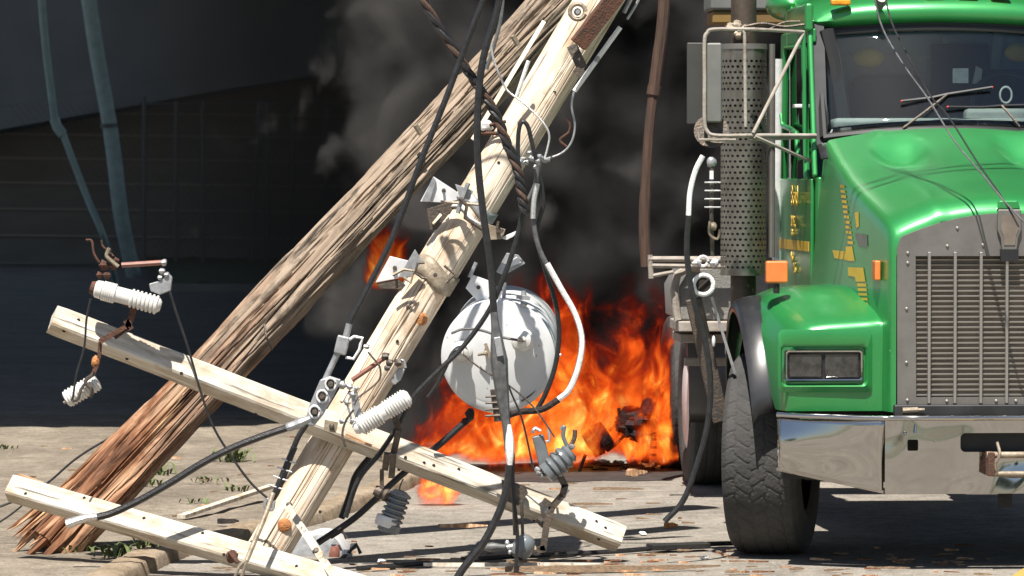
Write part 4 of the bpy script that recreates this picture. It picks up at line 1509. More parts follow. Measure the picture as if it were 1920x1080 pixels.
m = MB(); m.lathe(P(982, 562, Yt), P(982, 545, Yt), [(0, .022), (.4, .024), (.5, .014), (1, .012)], 10); m.ell(P(983, 570, Yt - .05), .018, .014, .014, 8, 6, .4); m.beam(P(968, 556, Yt - .02), P(994, 560, Yt - .02), .012, .02); m.build('relief_valve', W['galv'], tr)
m = MB(); m.beam(P(930, 575, Yt + .1), P(938, 545, Yt + .1), .012, .02); m.beam(P(944, 575, Yt + .1), P(946, 530, Yt + .1), .02, .02); m.build('hanger_lug', W['galv'], tr)
m = MB(); m.tube([P(1038, 655, Yt + .1), P(1051, 652, Yt + .1)], .008, 6); m.tube([P(1038, 668, Yt + .1), P(1052, 665, Yt + .1)], .008, 6); m.build('lid_clamp', W['galvwhite'], tr)
m = MB(); m.ell(P(882, 775, Yt), .025, .03, .028, 8, 6, .5); m.ell(P(872, 790, Yt), .018, .02, .018, 8, 6, .5); m.build('cable_clamp', W['char'], tr)
m = MB()
for i in range(28):
    a = R(200 + 140 * i / 27)
    pass
m.tube([tc_ - back * .02 + Vector((math.cos(R(a)) * rr * .90, 0, math.sin(R(a)) * rr * .90)) for a in range(-62, 36, 6)], .004, 5)
m.build('lid_gasket', W['darksteel'], tr)

# small white transformer on the ground behind the lower crossarm
t2 = thing('small_transformer', 'small fallen white transformer with red mark lying at the foot of the pale pole', 'transformer', ground(600, 1070))
Y = 20.75
m = MB(); m.lathe(P(590, 1050, Y), P(612, 1042, Y + .4), [(0, .135), (.06, .15), (.9, .15), (1, .13)], 36); m.build('tank', W['galvwhite'], t2)
m = MB(); m.lathe(P(590, 1050, Y) + Vector((0, .0, 0)), P(589.5, 1050, Y - .03), [(0, .155), (.6, .152), (1, .12)], 36); m.build('lid', W['galv'], t2)
m = MB(); m.ell(P(627, 1040, Y - .06), .03, .02, .05, 8, 6, .4); m.build('red_mark', W['redrod'], t2)
m = MB()
for px, py, r in ((650, 1040, .03), (662, 1025, .02), (640, 1056, .025)):
    m.ell(P(px, py, Y - .1), r, r, r * .9, 10, 7, .4)
m.build('terminal', W['galvwhite'], t2)
tubep([(630, 1055), (655, 1035), (668, 1020), (676, 1038)], Y - .12, .010, W['darksteel'], t2, 'bracket', sm=False)
tubep([(620, 1008), (642, 995), (650, 1010)], Y - .05, .010, W['darksteel'], t2, 'bracket', sm=False)

# charred wreckage inside the flames
Y = 26.60
ch = thing('charred_transformer', 'charred double drum silhouetted low in the flames', 'charred transformer', P(1120, 862, Y))
m = MB(); m.lathe(P(1102, 838, Y), P(1142, 812, Y), [(0, .05), (.05, .09), (.45, .10), (.5, .085), (.55, .105), (.95, .10), (1, .06)], 18); m.build('drum', W['char'], ch)
m = MB(); m.tube([P(1098, 852, Y), P(1086, 884, Y)], .012, 6); m.build('rod', W['char'], ch); m = MB(); m.tube([P(1142, 808, Y), P(1156, 795, Y)], .014, 6); m.build('rod', W['char'], ch)
ch = thing('charred_wreckage', 'charred tangle of steel burning against the rear wheel', 'charred wreckage', ground(1210, 876))
m = MB()
m.ell(P(1195, 795, Y), .12, .12, .10, 14, 10, .7); m.ell(P(1218, 775, Y), .06, .08, .09, 12, 8, .5); m.ell(P(1175, 800, Y), .07, .1, .06, 12, 8, .7); m.ell(P(1205, 818, Y), .08, .1, .05, 12, 8, .7)
m.build('lump', W['char'], ch)
m = MB(); m.tube([P(1218, 780, Y), P(1215, 830, Y), P(1209, 868, Y)], .028, 8); m.build('post', W['char'], ch)
for k, py in enumerate((797, 811, 823, 838, 852)):
    m = MB(); m.tube([P(1204, py, Y - .03), P(1231, py + 1, Y - .03)], .010, 6); m.build('rung', W['char'], ch)
m = MB(); m.tube([P(1172, 815, Y), P(1152, 836, Y)], .012, 6); m.build('rod', W['char'], ch); m = MB(); m.tube([P(1160, 765, Y), P(1162, 790, Y)], .012, 6); m.build('rod', W['char'], ch)
m = MB()
for i in range(30):
    m.ell(ground(rnd.uniform(1100, 1235), rnd.uniform(866, 884)) + Vector((0, 0, .01)), rnd.uniform(.02, .08), .05, rnd.uniform(.01, .03), 8, 5, .6)
tag(m.build('ash', W['char'], None), 'black ash and embers on the road under the fire', 'ash', kind='stuff')
m = MB(); m.ell(ground(1222, 878) + Vector((0, 0, .05)), .07, .05, .06, 10, 7, .6)
for i in range(26):
    c = ground(1222 + rnd.gauss(0, 10), 878 + rnd.gauss(0, 4)) + Vector((0, 0, rnd.uniform(.0, .10)))
    d = Vector((rnd.uniform(-1, 1), rnd.uniform(-1, 1), rnd.uniform(-.5, 1))).normalized() * rnd.uniform(.03, .08)
    m.tube([c, c + d], [.012, .004], 5)
tag(m.build('frayed_bundle', W['porcelain']), 'frayed whitish bundle on the road beside the burning rear wheel', 'debris')

# --- cables
def cable(name, label, cat, pts, Y, rpx, mt, group=None, k=6, n=8):
    q = []
    for p in pts:
        q.append(at(p[0], p[1], p[2] if len(p) > 2 else Y))
    t = thing(name, label, cat, q[-1].copy(), group)
    m = MB(); s_ = spline(q, k)
    m.tube(s_, rpx / 362, n)
    m.build('sheath', mt, t)
    return t
def cpart(t, nm, pts, Y, rpx, mt, n=8, sm=True):
    q = [at(p[0], p[1], p[2] if len(p) > 2 else Y) for p in pts]
    m = MB(); m.tube(spline(q, 5) if (sm and len(q) > 2) else q, [r / 362 for r in rpx] if isinstance(rpx, (list, tuple)) else rpx / 362, n); return m.build(nm, mt, t)

Y = 19.7
t = cable('power_cable', 'straight taut black cable crossing the splintered pole down to a grey sleeve', 'power cable',
          [(930, -60), (886, 50), (838, 180), (790, 300), (738, 440), (690, 540), (654, 608)], Y, 5.5, W['rubber'])
cpart(t, 'sleeve', [(655, 607), (648, 634)], Y, 6, W['galv'], 10)
m = MB(); m.beam(P(645, 630, Y), P(637, 664, Y), .062, .05, up=Vector((0, 1, 0))); m.build('clamp_body', W['galv'], t, bevel=.008)
cpart(t, 'rod', [(634, 660), (604, 724)], Y, 5.5, W['galv'], 10)
cpart(t, 'clamp_bolt', [(655, 637), (664, 631), (680, 634), (676, 645)], Y, 3, W['galvwhite'], 6, False)
cpart(t, 'clamp_bolt', [(648, 670), (663, 673), (674, 655), (676, 645)], Y, 3, W['galvwhite'], 6, False)
m = MB(); m.ell(P(687, 650, Y), .018, .014, .012, 8, 6, .5); m.build('nut', W['galv'], t)
Yc = 19.66
sc_ = thing('dead_end_clamp', 'grey bolted strain clamp hanging on the rod left of the middle cutout', 'clamp', P(590, 780, Yc))
m = MB(); m.prism([P(600, 712, Yc), P(618, 705, Yc), P(640, 712, Yc), P(628, 738, Yc), P(606, 778, Yc), P(588, 800, Yc), P(570, 796, Yc), P(580, 760, Yc)], (0, .03, 0)); m.build('body', W['galv'], sc_, bevel=.008)
for px, py in ((620, 720), (604, 743), (590, 772)):
    m = MB(); m.lathe(P(px, py, Yc + .02), P(px, py, Yc - .03), [(0, .026), (.4, .026), (.45, .015), (1, .013)], 12); m.build('bolt', W['darksteel'], sc_)
    m = MB(); c = P(px, py, Yc - .004); m.tube([c + Vector((.026 * math.cos(q * .6), -.005, .030 * math.sin(q * .6))) for q in range(12)], .006, 6); m.build('u_bolt', W['galvwhite'], sc_)
cpart(sc_, 'jumper', [(575, 795), (556, 826), (538, 878), (522, 918), (512, 936)], Yc, 5, W['rubber'])
t = thing('comb_insulator', 'black rod with four pale cross bars hanging left of the pale pole foot', 'insulator', P(520, 930, Yc))
cpart(t, 'rod', [(552, 838), (514, 930)], Yc - .02, 6, W['rubber'], 8)
for k in range(4):
    q = (528 - k * 8, 860 + k * 16.2)
    cpart(t, 'fin', [(q[0], q[1]), (q[0] + 27, q[1] + 9)], Yc - .03, 1.8, W['silver'], 6)
for k in range(4):
    q = (554 - k * 7, 840 + k * 13)
m = MB(); m.ell(P(505, 944, Yc), .028, .02, .03, 10, 7, .3); m.tube(spline([P(500, 935, Yc - .03), P(497, 950, Yc - .03), P(510, 956, Yc - .03), P(514, 940, Yc - .03)], 4), .008, 6); m.build('shackle', W['galv'], t)
t = thing('guy_rod', 'thin tan guy rod with a forked eye running down over the lower crossarm', 'guy rod', P(440, 1080, 19.35))
cpart(t, 'rod', [(512, 925, 19.5), (498, 965, 19.45), (462, 1052, 19.35)], 19.4, 4.5, W['tanplate'])
cpart(t, 'fork', [(462, 1050), (448, 1064), (438, 1090)], 19.34, 3, W['tanplate'])
cpart(t, 'fork', [(462, 1050), (458, 1066), (450, 1090)], 19.34, 3, W['tanplate'])

t = cable('power_cable', 'thick black cable hanging straight down in front of the transformer', 'power cable',
          [(945, -60), (932, 20), (906, 110), (896, 200), (896, 300), (906, 400), (920, 500), (926, 590)], 19.75, 6.5, W['rubber'])
cpart(t, 'grey_section', [(926, 586), (934, 660), (942, 740), (950, 800), (955, 850)], 19.72, [6.5, 7, 8, 10, 12, 14, 16, 15, 14, 13, 12, 11, 10, 9, 8, 8, 8, 8, 8, 8, 8][:21], W['greycable'])
cpart(t, 'tape_wrap', [(955, 796), (956, 850), (956, 880)], 19.70, [3, 5, 7, 8, 8, 8, 7, 6, 5, 5, 4], W['whitetape'])
cpart(t, 'lower_length', [(955, 872), (951, 910), (936, 960), (905, 1020), (870, 1064), (850, 1095)], 19.68, 7, W['rubber'])
m = MB(); m.beam(P(932, 632, 19.68), P(938, 668, 19.68), .034, .03, up=Vector((0, 1, 0))); m.build('connector', W['galv'], t, bevel=.004)

# twisted triplex
tw = thing('twisted_cable', 'twisted black triplex service cable hanging from the top over the pale pole', 'power cable', P(985, 400, 19.8))
base = spline([P(*q) for q in ((770, -60, 19.8), (800, 12, 19.8), (848, 88, 19.8), (888, 150, 19.8), (926, 208, 19.8), (948, 262, 19.8), (970, 318, 19.8), (978, 360, 19.8), (984, 398, 19.8))], 12)
for k in range(3):
    m = MB(); pts = []
    for i, c in enumerate(base):
        a = i * .42 + k * 2.094
        pts.append(c + Vector((math.cos(a) * .014, math.sin(a) * .014, 0)))
    m.tube(pts, .0135, 7); m.build('strand', W['rubber'] if k else W['brown'], tw)

cable('power_cable', 'small black cable loop standing over the upper pale pole', 'power cable',
      [(972, 330), (971, 270), (974, 238), (981, 228), (990, 238), (996, 262), (1002, 288), (1006, 300)], 20.0, 4, W['rubber'])
t = cable('power_cable', 'grey and white cable bowing out right around the transformer', 'power cable',
      [(1008, 310), (1004, 350), (1000, 400), (1006, 450), (1022, 490), (1050, 540), (1078, 590), (1090, 640), (1082, 690), (1066, 730), (1048, 748)], 20.1, 4.5, W['greycable'])
cpart(t, 'white_jacket', [(1026, 494), (1052, 541), (1079, 590), (1091.5, 640), (1084, 690), (1067, 731), (1047, 749)], 20.085, 5.2, W['whitetape'])
cpart(t, 'white_jacket', [(1008, 344), (1001.5, 375), (999.5, 410)], 20.085, 4.8, W['silver'])
cpart(t, 'burnt_end', [(1048, 749), (1015, 768), (975, 772), (950, 780)], 20.12, 6, W['char'])
cable('power_cable', 'thin black cable curving down close along the right side of the transformer', 'power cable',
      [(1012, 330), (1018, 380), (1006, 440), (1024, 510), (1042, 570), (1048, 630), (1040, 690), (1022, 740), (1008, 766)], 20.16, 4.5, W['rubber'])
cable('power_cable', 'black cable from the upper pole down left past the transformer to the pole foot', 'power cable',
      [(980, 400), (968, 450), (950, 505), (918, 580), (868, 650), (815, 702), (775, 745), (745, 800), (712, 850), (672, 900), (648, 970)], 19.85, 4.6, W['rubber'])
t = cable('power_cable', 'black cable from a burnt clamp under the transformer to the foot of the pale pole', 'power cable',
      [(886, 780), (862, 800), (826, 832), (780, 868), (740, 902), (700, 940), (660, 975), (596, 1018)], 20.3, 6, W['rubber'])
cable('power_cable', 'second black cable bent down beside the crossarm below the middle cutout', 'power cable',
      [(760, 770), (735, 810), (700, 850), (668, 890), (655, 930), (640, 972)], 20.35, 6, W['rubber'])
t = cable('power_cable', 'long heavy black cable with a frayed silver end drooping across the lower left', 'power cable',
      [(545, 800), (500, 815), (440, 838), (380, 868), (320, 905), (262, 938), (210, 962), (180, 970)], 19.55, 6.5, W['rubber'])
cpart(t, 'frayed_end', [(182, 968), (158, 972), (125, 983)], 19.53, [6, 6.5, 6.5, 7, 7, 7.5, 7.5, 8, 8.5, 9, 9], W['silver'])
cpart(t, 'connector', [(536, 803), (560, 794), (582, 784)], 19.55, [6, 8, 8, 8, 8, 9, 9, 8, 7, 6, 5], W['galv'])
cable('wire', 'thin black wire hanging from the left cutout down to the pale pole foot', 'wire',
      [(318, 545), (332, 590), (352, 650), (378, 740), (400, 800), (430, 850), (470, 905), (506, 938)], 19.9, 2.2, W['rubber'])
cable('wire', 'thin wire hanging in front of the upper crossarm left end', 'wire',
      [(170, 560), (162, 600), (158, 650), (144, 700), (136, 750)], 19.6, 2, W['rubber'])
cable('wire', 'thin black wire coming out behind the splintered pole foot at far left', 'wire',
      [(0, 950), (50, 930), (90, 905), (140, 862), (190, 830), (250, 800)], 21.2, 2.2, W['rubber'])
cable('wire', 'second thin black wire at the left edge ending on the gravel', 'wire',
      [(-10, 985), (20, 965), (45, 945)], 20.9, 1.8, W['rubber'])
cable('wire', 'thin vertical black wire dropping to the road below the bell insulator', 'wire',
      [(962, 850), (962, 920), (970, 1000), (968, 1050), (964, 1100)], 19.8, 3.4, W['rubber'])
cable('wire', 'bare loose wire around the upper pale pole with a white knot', 'wire',
      [(920, 80), (925, 110), (938, 145), (952, 170), (975, 188), (1000, 210), (1022, 235), (1030, 255), (1026, 280), (1020, 300)], 20.35, 2, W['silver'])
cable('wire', 'light grey wire hanging in a loop right of the upper pale pole', 'wire',
      [(1076, 172), (1072, 200), (1078, 235), (1072, 265), (1056, 285), (1030, 296), (1002, 300)], 20.4, 2, W['galv'])
cable('wire', 'rusty broken wire stub right of the upper pale pole', 'wire',
      [(1058, 222), (1068, 232), (1066, 248), (1050, 262), (1062, 275)], 20.4, 2.2, W['rust'])
t = thing('wire_connector', 'tangle of small silver connectors at the right flank of the pale pole', 'connector', P(1010, 300, 20.3))
m = MB()
for i in range(16):
    m.ell(P(1008 + rnd.gauss(0, 13), 298 + rnd.gauss(0, 6), 20.3 + rnd.uniform(-.05, .05)), rnd.uniform(.008, .018), .012, rnd.uniform(.008, .016), 8, 6, .5)
m.build('connector_body', W['galv'], t)
cable('wire', 'thin wire across the transformer lid between its two bushings', 'wire',
      [(846, 625), (870, 617), (905, 620), (940, 632), (985, 640)], 20.02, 2.4, W['greycable'])
cable('wire', 'thin wire drooping from the left bushing down over the transformer lid', 'wire',
      [(868, 664), (900, 690), (950, 720), (985, 748), (1010, 775), (1040, 820)], 20.02, 1.6, W['darksteel'])
cable('wire', 'thin black wire from the middle of the lid down into the fire side', 'wire',
      [(940, 690), (960, 740), (980, 790), (1000, 880)], 20.0, 1.8, W['rubber'])
cable('power_cable', 'short black cable left of the transformer curving from its left bushing', 'power cable',
      [(868, 652), (850, 660), (835, 690), (820, 720), (802, 745)], 20.05, 3.5, W['rubber'])
cable('power_cable', 'faint dark cable at the top between the poles', 'power cable',
      [(946, -50), (940, 30), (925, 90), (912, 130)], 20.9, 3.5, W['greycable'])
cable('wire', 'short grey wire dropping from the pale pole beside the twisted cable', 'wire',
      [(1012, 305), (1005, 340), (986, 385), (984, 400)], 20.2, 3.4, W['greycable'])
# dark fins hanging below the transformer
t = thing('comb_insulator', 'dark finned rod hanging in front of the lower transformer rim', 'insulator', P(930, 780, 20.0))
cpart(t, 'rod', [(926, 730), (934, 790)], 20.0, 7, W['darksteel'])
for k in range(4):
    cpart(t, 'fin', [(910, 744 + k * 12), (955, 742 + k * 12)], 19.98, 2.2, W['darksteel'], 6)
# brown slender pole
t = thing('slender_pole', 'slender rusty brown pole standing behind the green truck deck, upper part pale', 'pole', P(1212, 495, 25.2))
cpart(t, 'lower_length', [(1212, 500), (1208, 420), (1212, 330), (1218, 240), (1226, 170)], 25.2, [13] * 9 + [12] * 12, W['brown'])
cpart(t, 'upper_length', [(1226, 172), (1234, 110), (1242, 50), (1250, -50)], 25.2, 14, W['brown'])
cpart(t, 'joint', [(1225, 178), (1228, 160)], 25.2, 16, W['brown'])

# cables by the truck
t = cable('power_cable', 'black cable with white upper end hanging between the fire and the exhaust stack', 'power cable',
      [(1292, 405), (1288, 450), (1290, 500), (1300, 560), (1322, 640), (1332, 720), (1326, 800), (1304, 880), (1280, 940), (1246, 978)], 20.3, 5.5, W['rubber'])
cpart(t, 'white_jacket', [(1318, 292), (1304, 320), (1294, 360), (1291, 404)], 20.3, 5, W['whitetape'])
t = thing('fallen_arm', 'dark cross member with a round white ended insulator hanging before the truck deck', 'insulator arm', P(1345, 800, 20.6))
m = MB(); m.beam(P(1300, 560, 20.6), P(1352, 790, 20.65), .085, .05, up=Vector((0, 1, 0))); m.build('arm', W['darksteel'], t, bevel=.006)
m = MB(); m.beam(P(1334, 556, 20.56), P(1378, 700, 20.6), .014, .02, up=Vector((0, 1, 0))); m.build('strap', W['galv'], t)
c = P(1319, 534, 20.5)
m = MB(); m.lathe(c + Vector((0, .10, 0)), c, [(0, .045), (.6, .058), (1, .060)], 24); m.build('insulator_body', W['galv'], t)
m = MB(); m.tube([c + Vector((.050 * math.cos(q * .314), -.004, .050 * math.sin(q * .314))) for q in range(21)], .012, 8); m.build('white_ring', W['whitetape'], t)
m = MB(); m.lathe(c + Vector((0, -.001, 0)), c + Vector((0, -.006, 0)), [(0, .040), (1, .038)], 20); m.tube([c + Vector((-.03, -.012, -.025)), c + Vector((.03, -.012, .03))], .008, 6); m.build('core', W['hole'], t)
m = MB(); m.ell(P(1338, 640, 20.55), .010, .01, .03); m.build('pale_patch', W['galvwhite'], t)
t = thing('comb_insulator', 'fine rod insulator with four pale bars hanging left of the exhaust stack', 'insulator', P(1335, 500, 20.7))
cpart(t, 'rod', [(1335, 300), (1334, 400), (1336, 480)], 20.7, 4, W['darksteel'])
for k in range(4):
    cpart(t, 'fin', [(1321, 342 + k * 15.5), (1351, 342 + k * 15.5)], 20.68, 1.7, W['silver'], 6)
m = MB(); m.ell(P(1334, 304, 20.7), .026, .02, .028, 10, 8, .3); m.build('top_cap', W['galv'], t)
m = MB(); m.beam(P(1334, 320, 20.7), P(1334, 336, 20.7), .022, .02); m.build('neck', W['galvwhite'], t)
m = MB(); m.ell(P(1338, 424, 20.68), .018, .016, .024, 8, 6, .5); m.tube(spline([P(1331, 415, 20.66), P(1330, 438, 20.66), P(1345, 448, 20.66), P(1350, 430, 20.66)], 4), .007, 6); m.build('shackle', W['tanplate'], t)

# wires over the windscreen and bonnet
tw_g = 'wires lying across the truck front'
cable('wire', 'left of two wires slanting across the windscreen down to the bonnet badge', 'wire',
      [(1632, -60, 20.6), (1650, 40, 20.6), (1690, 115, 20.45), (1740, 185, 20.3), (1788, 262, 20.0), (1840, 325, 19.8), (1890, 385, 19.62), (1945, 440, 19.5)], 20, 1.7, W['greycable'], tw_g)
cable('wire', 'right of two wires slanting across the windscreen down to the bonnet badge', 'wire',
      [(1652, -60, 20.7), (1668, 30, 20.6), (1700, 100, 20.4), (1745, 180, 20.3), (1776, 215, 20.1), (1830, 300, 19.85), (1880, 372, 19.66), (1910, 425, 19.58)], 20, 1.7, W['rubber'], tw_g)

# wires strung higher, above the frame, whose shadows fall on bonnet and fender
for i, (dx, lab) in enumerate(((0, 'upper loose black cable sagging above the truck bonnet'), (.32, 'lower loose black cable sagging above the truck bonnet'))):
    q = [Vector((-.6 + dx, 19.4, 4.6)), Vector((.4 + dx, 19.7, 3.75)), Vector((1.2 + dx, 19.9, 3.6 - .1 * i)), Vector((2.3 + dx, 20.0, 4.0)), Vector((3.4 + dx, 20.2, 4.9))]
    m = MB(); m.tube(spline(q, 8), .012, 6)
    tag(m.build('power_cable', W['rubber']), lab, 'power cable')

# --- things on the ground
m = MB(); m.tube(spline([ground(670, 1066, .02), ground(800, 1056, .02), ground(950, 1044, .02), ground(1150, 1034, .02), ground(1330, 1020, .02), ground(1500, 1018, .02)], 6), .014, 6)  # thin dark tube laid along the road surface
tag(m.build('power_cable', W['rubber']), 'long dark line running straight across the road at the bottom', 'power cable')
m = MB(); m.beam(ground(1218, 1026, .03), ground(1326, 1022, .03), .10, .03)
tag(m.build('plank', W['under'], bevel=.004), 'short dark plank on the road left of the front tyre', 'plank')
m = MB(); m.beam(ground(1060, 1078, .05), ground(1420, 1010, .03), .07, .05); 
W['scrapwood'] = mat('dirty scrap wood', (.16, .11, .07), .85, col2=(.30, .2, .12), scale=14, stretch=(3, 3, 8), bump=.6)
def chip(px, py, L_, w, ang, mt, label, cat='wood splinter', group='wood splinters scattered on the road', zz=.0):
    c = ground(px, py)
    zb = .055 if c.x < kerb_x(min(32.9, c.y)) - .2 else 0.0
    m = MB()
    n = 5
    vs, fs = [], []
    d = Vector((math.cos(ang), math.sin(ang), 0)); s_ = Vector((-d.y, d.x, 0))
    b1 = rnd.uniform(-.1, .1) * L_
    for i in range(n + 1):
        t = i / n
        k = (1 - .65 * t) * (1 + .25 * rnd.uniform(-1, 1)) if 0 < i < n else (.6 if i == 0 else .12)
        p = c + d * (t - .5) * L_ + s_ * b1 * math.sin(math.pi * t) + Vector((0, 0, zb + .012 + w * .2))
        h = w * .35 * k + .002
        for a_, b_ in ((-1, -1), (1, -1), (.8, 1), (-.7, 1)):
            vs.append(p + s_ * a_ * w * .5 * k + Vector((0, 0, b_ * h)))
    for i in range(n):
        for k in range(4):
            k2 = (k + 1) % 4
            fs.append((i * 4 + k, i * 4 + k2, i * 4 + 4 + k2, i * 4 + 4 + k))
    fs += [(0, 1, 2, 3), (n * 4 + 3, n * 4 + 2, n * 4 + 1, n * 4)]
    m.add(vs, fs)
    return tag(m.build('wood_splinter', mt, sharp=30), label, cat, group)
chip(1195, 893, .17, .07, .7, W['sliver'], 'thick curved tan splinter on the road before the fire')
chip(1160, 922, .32, .03, -.05, W['scrapwood'], 'long straight splinter on the road between the fire and the tyre')
chip(868, 992, .28, .035, .08, W['sliver'], 'tan splinter on the road under the drooping cable')
chip(1110, 950, .25, .02, 0, W['scrapwood'], 'thin reddish splinter behind the right end of the upper crossarm')
chip(1392, 962, .10, .07, .2, W['sliver'], 'stubby wood block against the front tyre')
chip(1258, 992, .08, .05, 0, W['knot'], 'orange wood flake on the road near the cable end')
chip(515, 1008, .2, .03, .1, W['scrapwood'], 'dark splinter on the gravel beside the pale strip')
chip(428, 1003, .12, .05, 0, W['char'], 'small black lump on the gravel below the pale strip', 'lump')
chip(535, 824, .09, .04, .3, W['knot'], 'orange wood flake on the gravel behind the upper crossarm')
# beam-like timber lying along the bottom edge
chip(1150, 1072, 1.1, .05, .16, W['scrapwood'], 'long dirty timber sliver lying along the bottom edge of the road')
chip(960, 1064, .9, .03, .05, W['arm'], 'long pale sliver at the bottom edge under the bell insulator')
for i in range(190):
    r_ = rnd.random()
    if i < 120: px, py = rnd.uniform(640, 1900), 1085 - abs(rnd.gauss(0, 26))
    elif i < 150: px, py = rnd.uniform(960, 1400), rnd.uniform(895, 1060)
    else: px, py = rnd.uniform(10, 560), rnd.uniform(830, 1075)
    mt = W[rnd.choice(('sliver', 'scrapwood', 'scrapwood', 'scrapwood', 'split', 'sliver'))]
    if py < 1045: L_, w = rnd.uniform(.02, .11), rnd.uniform(.006, .016)
    else: L_, w = rnd.uniform(.02, .13), rnd.uniform(.004, .016)
    if i < 120: lab, grp = 'small wood splinter in the litter along the bottom of the road', 'wood splinters along the bottom of the road'
    elif i < 150: lab, grp = 'tiny wood splinter on the open road left of the front tyre', 'wood splinters on the open road'
    else: lab, grp = 'tiny wood splinter on the gravel around the splintered pole foot', 'wood splinters on the gravel'
    chip(px, py, L_, w, rnd.uniform(-.5, .5), mt, lab, 'wood splinter', grp)
for i, (px, py, lab) in enumerate(((715, 1052, 'white shard on the road right of the small fallen transformer'), (738, 1062, 'bright flat scrap next to the dark line on the road'), (1320, 1046, 'white shard on the road in front of the front tyre'), (1205, 1000, 'tiny white shard on the open road'), (590, 905, 'small pale stone on the gravel by the pale pole'))):
    m = MB(); m.ell(ground(px, py, .012), .022, .02, .010, 7, 5, .7)
    tag(m.build('porcelain_shard', W['whitetape'], sharp=15), lab, 'shard')

def weed(px, py, h, n, label):
    c = ground(px, py); c.z = .05
    t = thing('weed', label, 'weed', c, 'weeds growing in the gravel')
    m = MB()
    for i in range(n):
        a = rnd.uniform(0, 6.28); l = h * rnd.uniform(.5, 1.1)
        b = c + Vector((rnd.gauss(0, .05), rnd.gauss(0, .05), 0))
        d = Vector((math.cos(a) * .5, math.sin(a) * .5, 1)).normalized()
        s_ = Vector((-math.sin(a), math.cos(a), 0)) * .006
        mid = b + d * l * .6; tip = b + d * l * .9 + Vector((math.cos(a), math.sin(a), -.3)) * l * .35
        m.add([b - s_, b + s_, mid + s_ * 1.6, mid - s_ * 1.6, tip], [(0, 1, 2, 3), (3, 2, 4)])
    m.build('leaves', W['weed'], t, sharp=180)
for i, (px, py, h, n, lab) in enumerate(((435, 878, .13, 70, 'largest green weed tuft behind the drooping cable'), (300, 905, .12, 26, 'upright thin weed just behind the drooping cable'), (275, 925, .08, 24, 'low weed tuft beside the splintered pole'), (385, 918, .06, 18, 'sparse weed in front of the drooping cable'), (290, 1050, .12, 40, 'weed growing at the kerb below the lower crossarm'), (225, 1062, .10, 40, 'weed at the bottom edge right of the splintered pole foot'), (445, 935, .06, 16, 'tiny weed left of the pale pole foot'), (8, 855, .05, 20, 'tiny weed at the left edge of the gravel'), (135, 1052, .07, 24, 'small weed in front of the splintered pole foot'), (370, 960, .05, 14, 'tiny weed above the lower crossarm'))):
    weed(px, py, h, n, lab)
# ---------------------------------------------------------------- green truck
YAW = R(3.0)
TM = Matrix.Translation((2.49, 19.9, 0)) @ Matrix.Rotation(YAW, 4, 'Z')
TI = TM.inverted()
def T(px, py, yl):
    """truck-local place on the plane y = yl that the photograph shows at px, py"""
    o = TI @ Vector((0, 0, CAMZ))
    d = (TI @ at(px, py, 10.0)) - o
    return o + d * ((yl - o.y) / d.y)
tk = thing('truck', 'green heavy truck with chrome bumper and perforated exhaust stack facing the viewer', 'truck', TM)
def tb(mb, name, mt, parent=None, mirror=False, **k):
    if mirror:
        n = len(mb.v)
        mb.v += [Vector((-p.x, p.y, p.z)) for p in mb.v[:n]]
        mb.f += [tuple(reversed([i + n for i in f])) for f in mb.f]
    return mb.build(name, mt, parent or tk, local=True, **k)
def both(fn, name, mt, parent=None, **k):
    out = []
    for s_ in (1, -1):
        m = fn(MB())
        if s_ == -1:
            m.v = [Vector((-p.x, p.y, p.z)) for p in m.v]
            m.f = [tuple(reversed(f)) for f in m.f]
        out.append(tb(m, name, mt, parent, **k))
    return out

# hood ------------------------------------------------------------
HS = [(.10, .525, 1.79, 1.66), (.105, .545, 1.81, 1.69), (.12, .555, 1.835, 1.712), (.15, .562, 1.86, 1.735), (.20, .570, 1.883, 1.757), (.30, .585, 1.908, 1.785), (.6, .615, 1.965, 1.855),
      (1.0, .650, 2.045, 1.95), (1.38, .670, 2.14, 2.065), (1.72, .68, 2.245, 2.18)]
def hs(y):
    for a, b in zip(HS, HS[1:]):
        if a[0] <= y <= b[0]:
            t = (y - a[0]) / (b[0] - a[0])
            return [a[i] + (b[i] - a[i]) * t for i in range(4)]
    return list(HS[0] if y < HS[0][0] else HS[-1])
def side_x(y, z):
    _, w, zc, ze = hs(y)
    return -(w + .03 + .10 * max(0, ze - .08 - z) * min(1, max(0, y - .1) / .8))
rows = []
yy = [.10, .105, .115, .13, .15, .18, .24, .3, .4, .5, .6, .75, .9, 1.05, 1.2, 1.3, 1.38, 1.43, 1.47, 1.52, 1.58, 1.64, 1.68, 1.72]
for y in yy:
    _, w, zc, ze = hs(y)
    half = []
    for i in range(25):
        t = i / 24
        crease = .012 * math.exp(-((t - .62) / .07) ** 2)
        glare_dz = 0
        if y > 1.0:
            u_ = (y - 1.0) / .72
            s_ = max(0, min(1, (u_ - .50) / .44)); s_ = s_ * s_ * (3 - 2 * s_)
            glare_dz = (s_ - u_) * .17 * math.exp(-((w * t - .34) / .13) ** 4)  # added bulge, shaped to catch a sun glare below the windscreen
        half.append(Vector((-w * t, y, zc + (ze - zc) * t ** 2.3 + crease + glare_dz)))
    half += [Vector((-w - .014, y, ze - .012)), Vector((-w - .024, y, ze - .035)), Vector((side_x(y, ze - .08), y, ze - .08))]
    zl = .80 if y < .5 else 1.0
    for k in range(1, 7):
        z = (ze - .08) + (zl - ze + .08) * k / 6
        half.append(Vector((side_x(y, z), y, z)))
    rows.append([Vector((-p.x, p.y, p.z)) for p in reversed(half[1:])] + half)
m = MB(); m.grid(rows)
hood = tb(m, 'hood', W['green'], sharp=50)
# closing strip between the hood and the grille surround
def seg(px, py, yl): return T(px, py, yl)

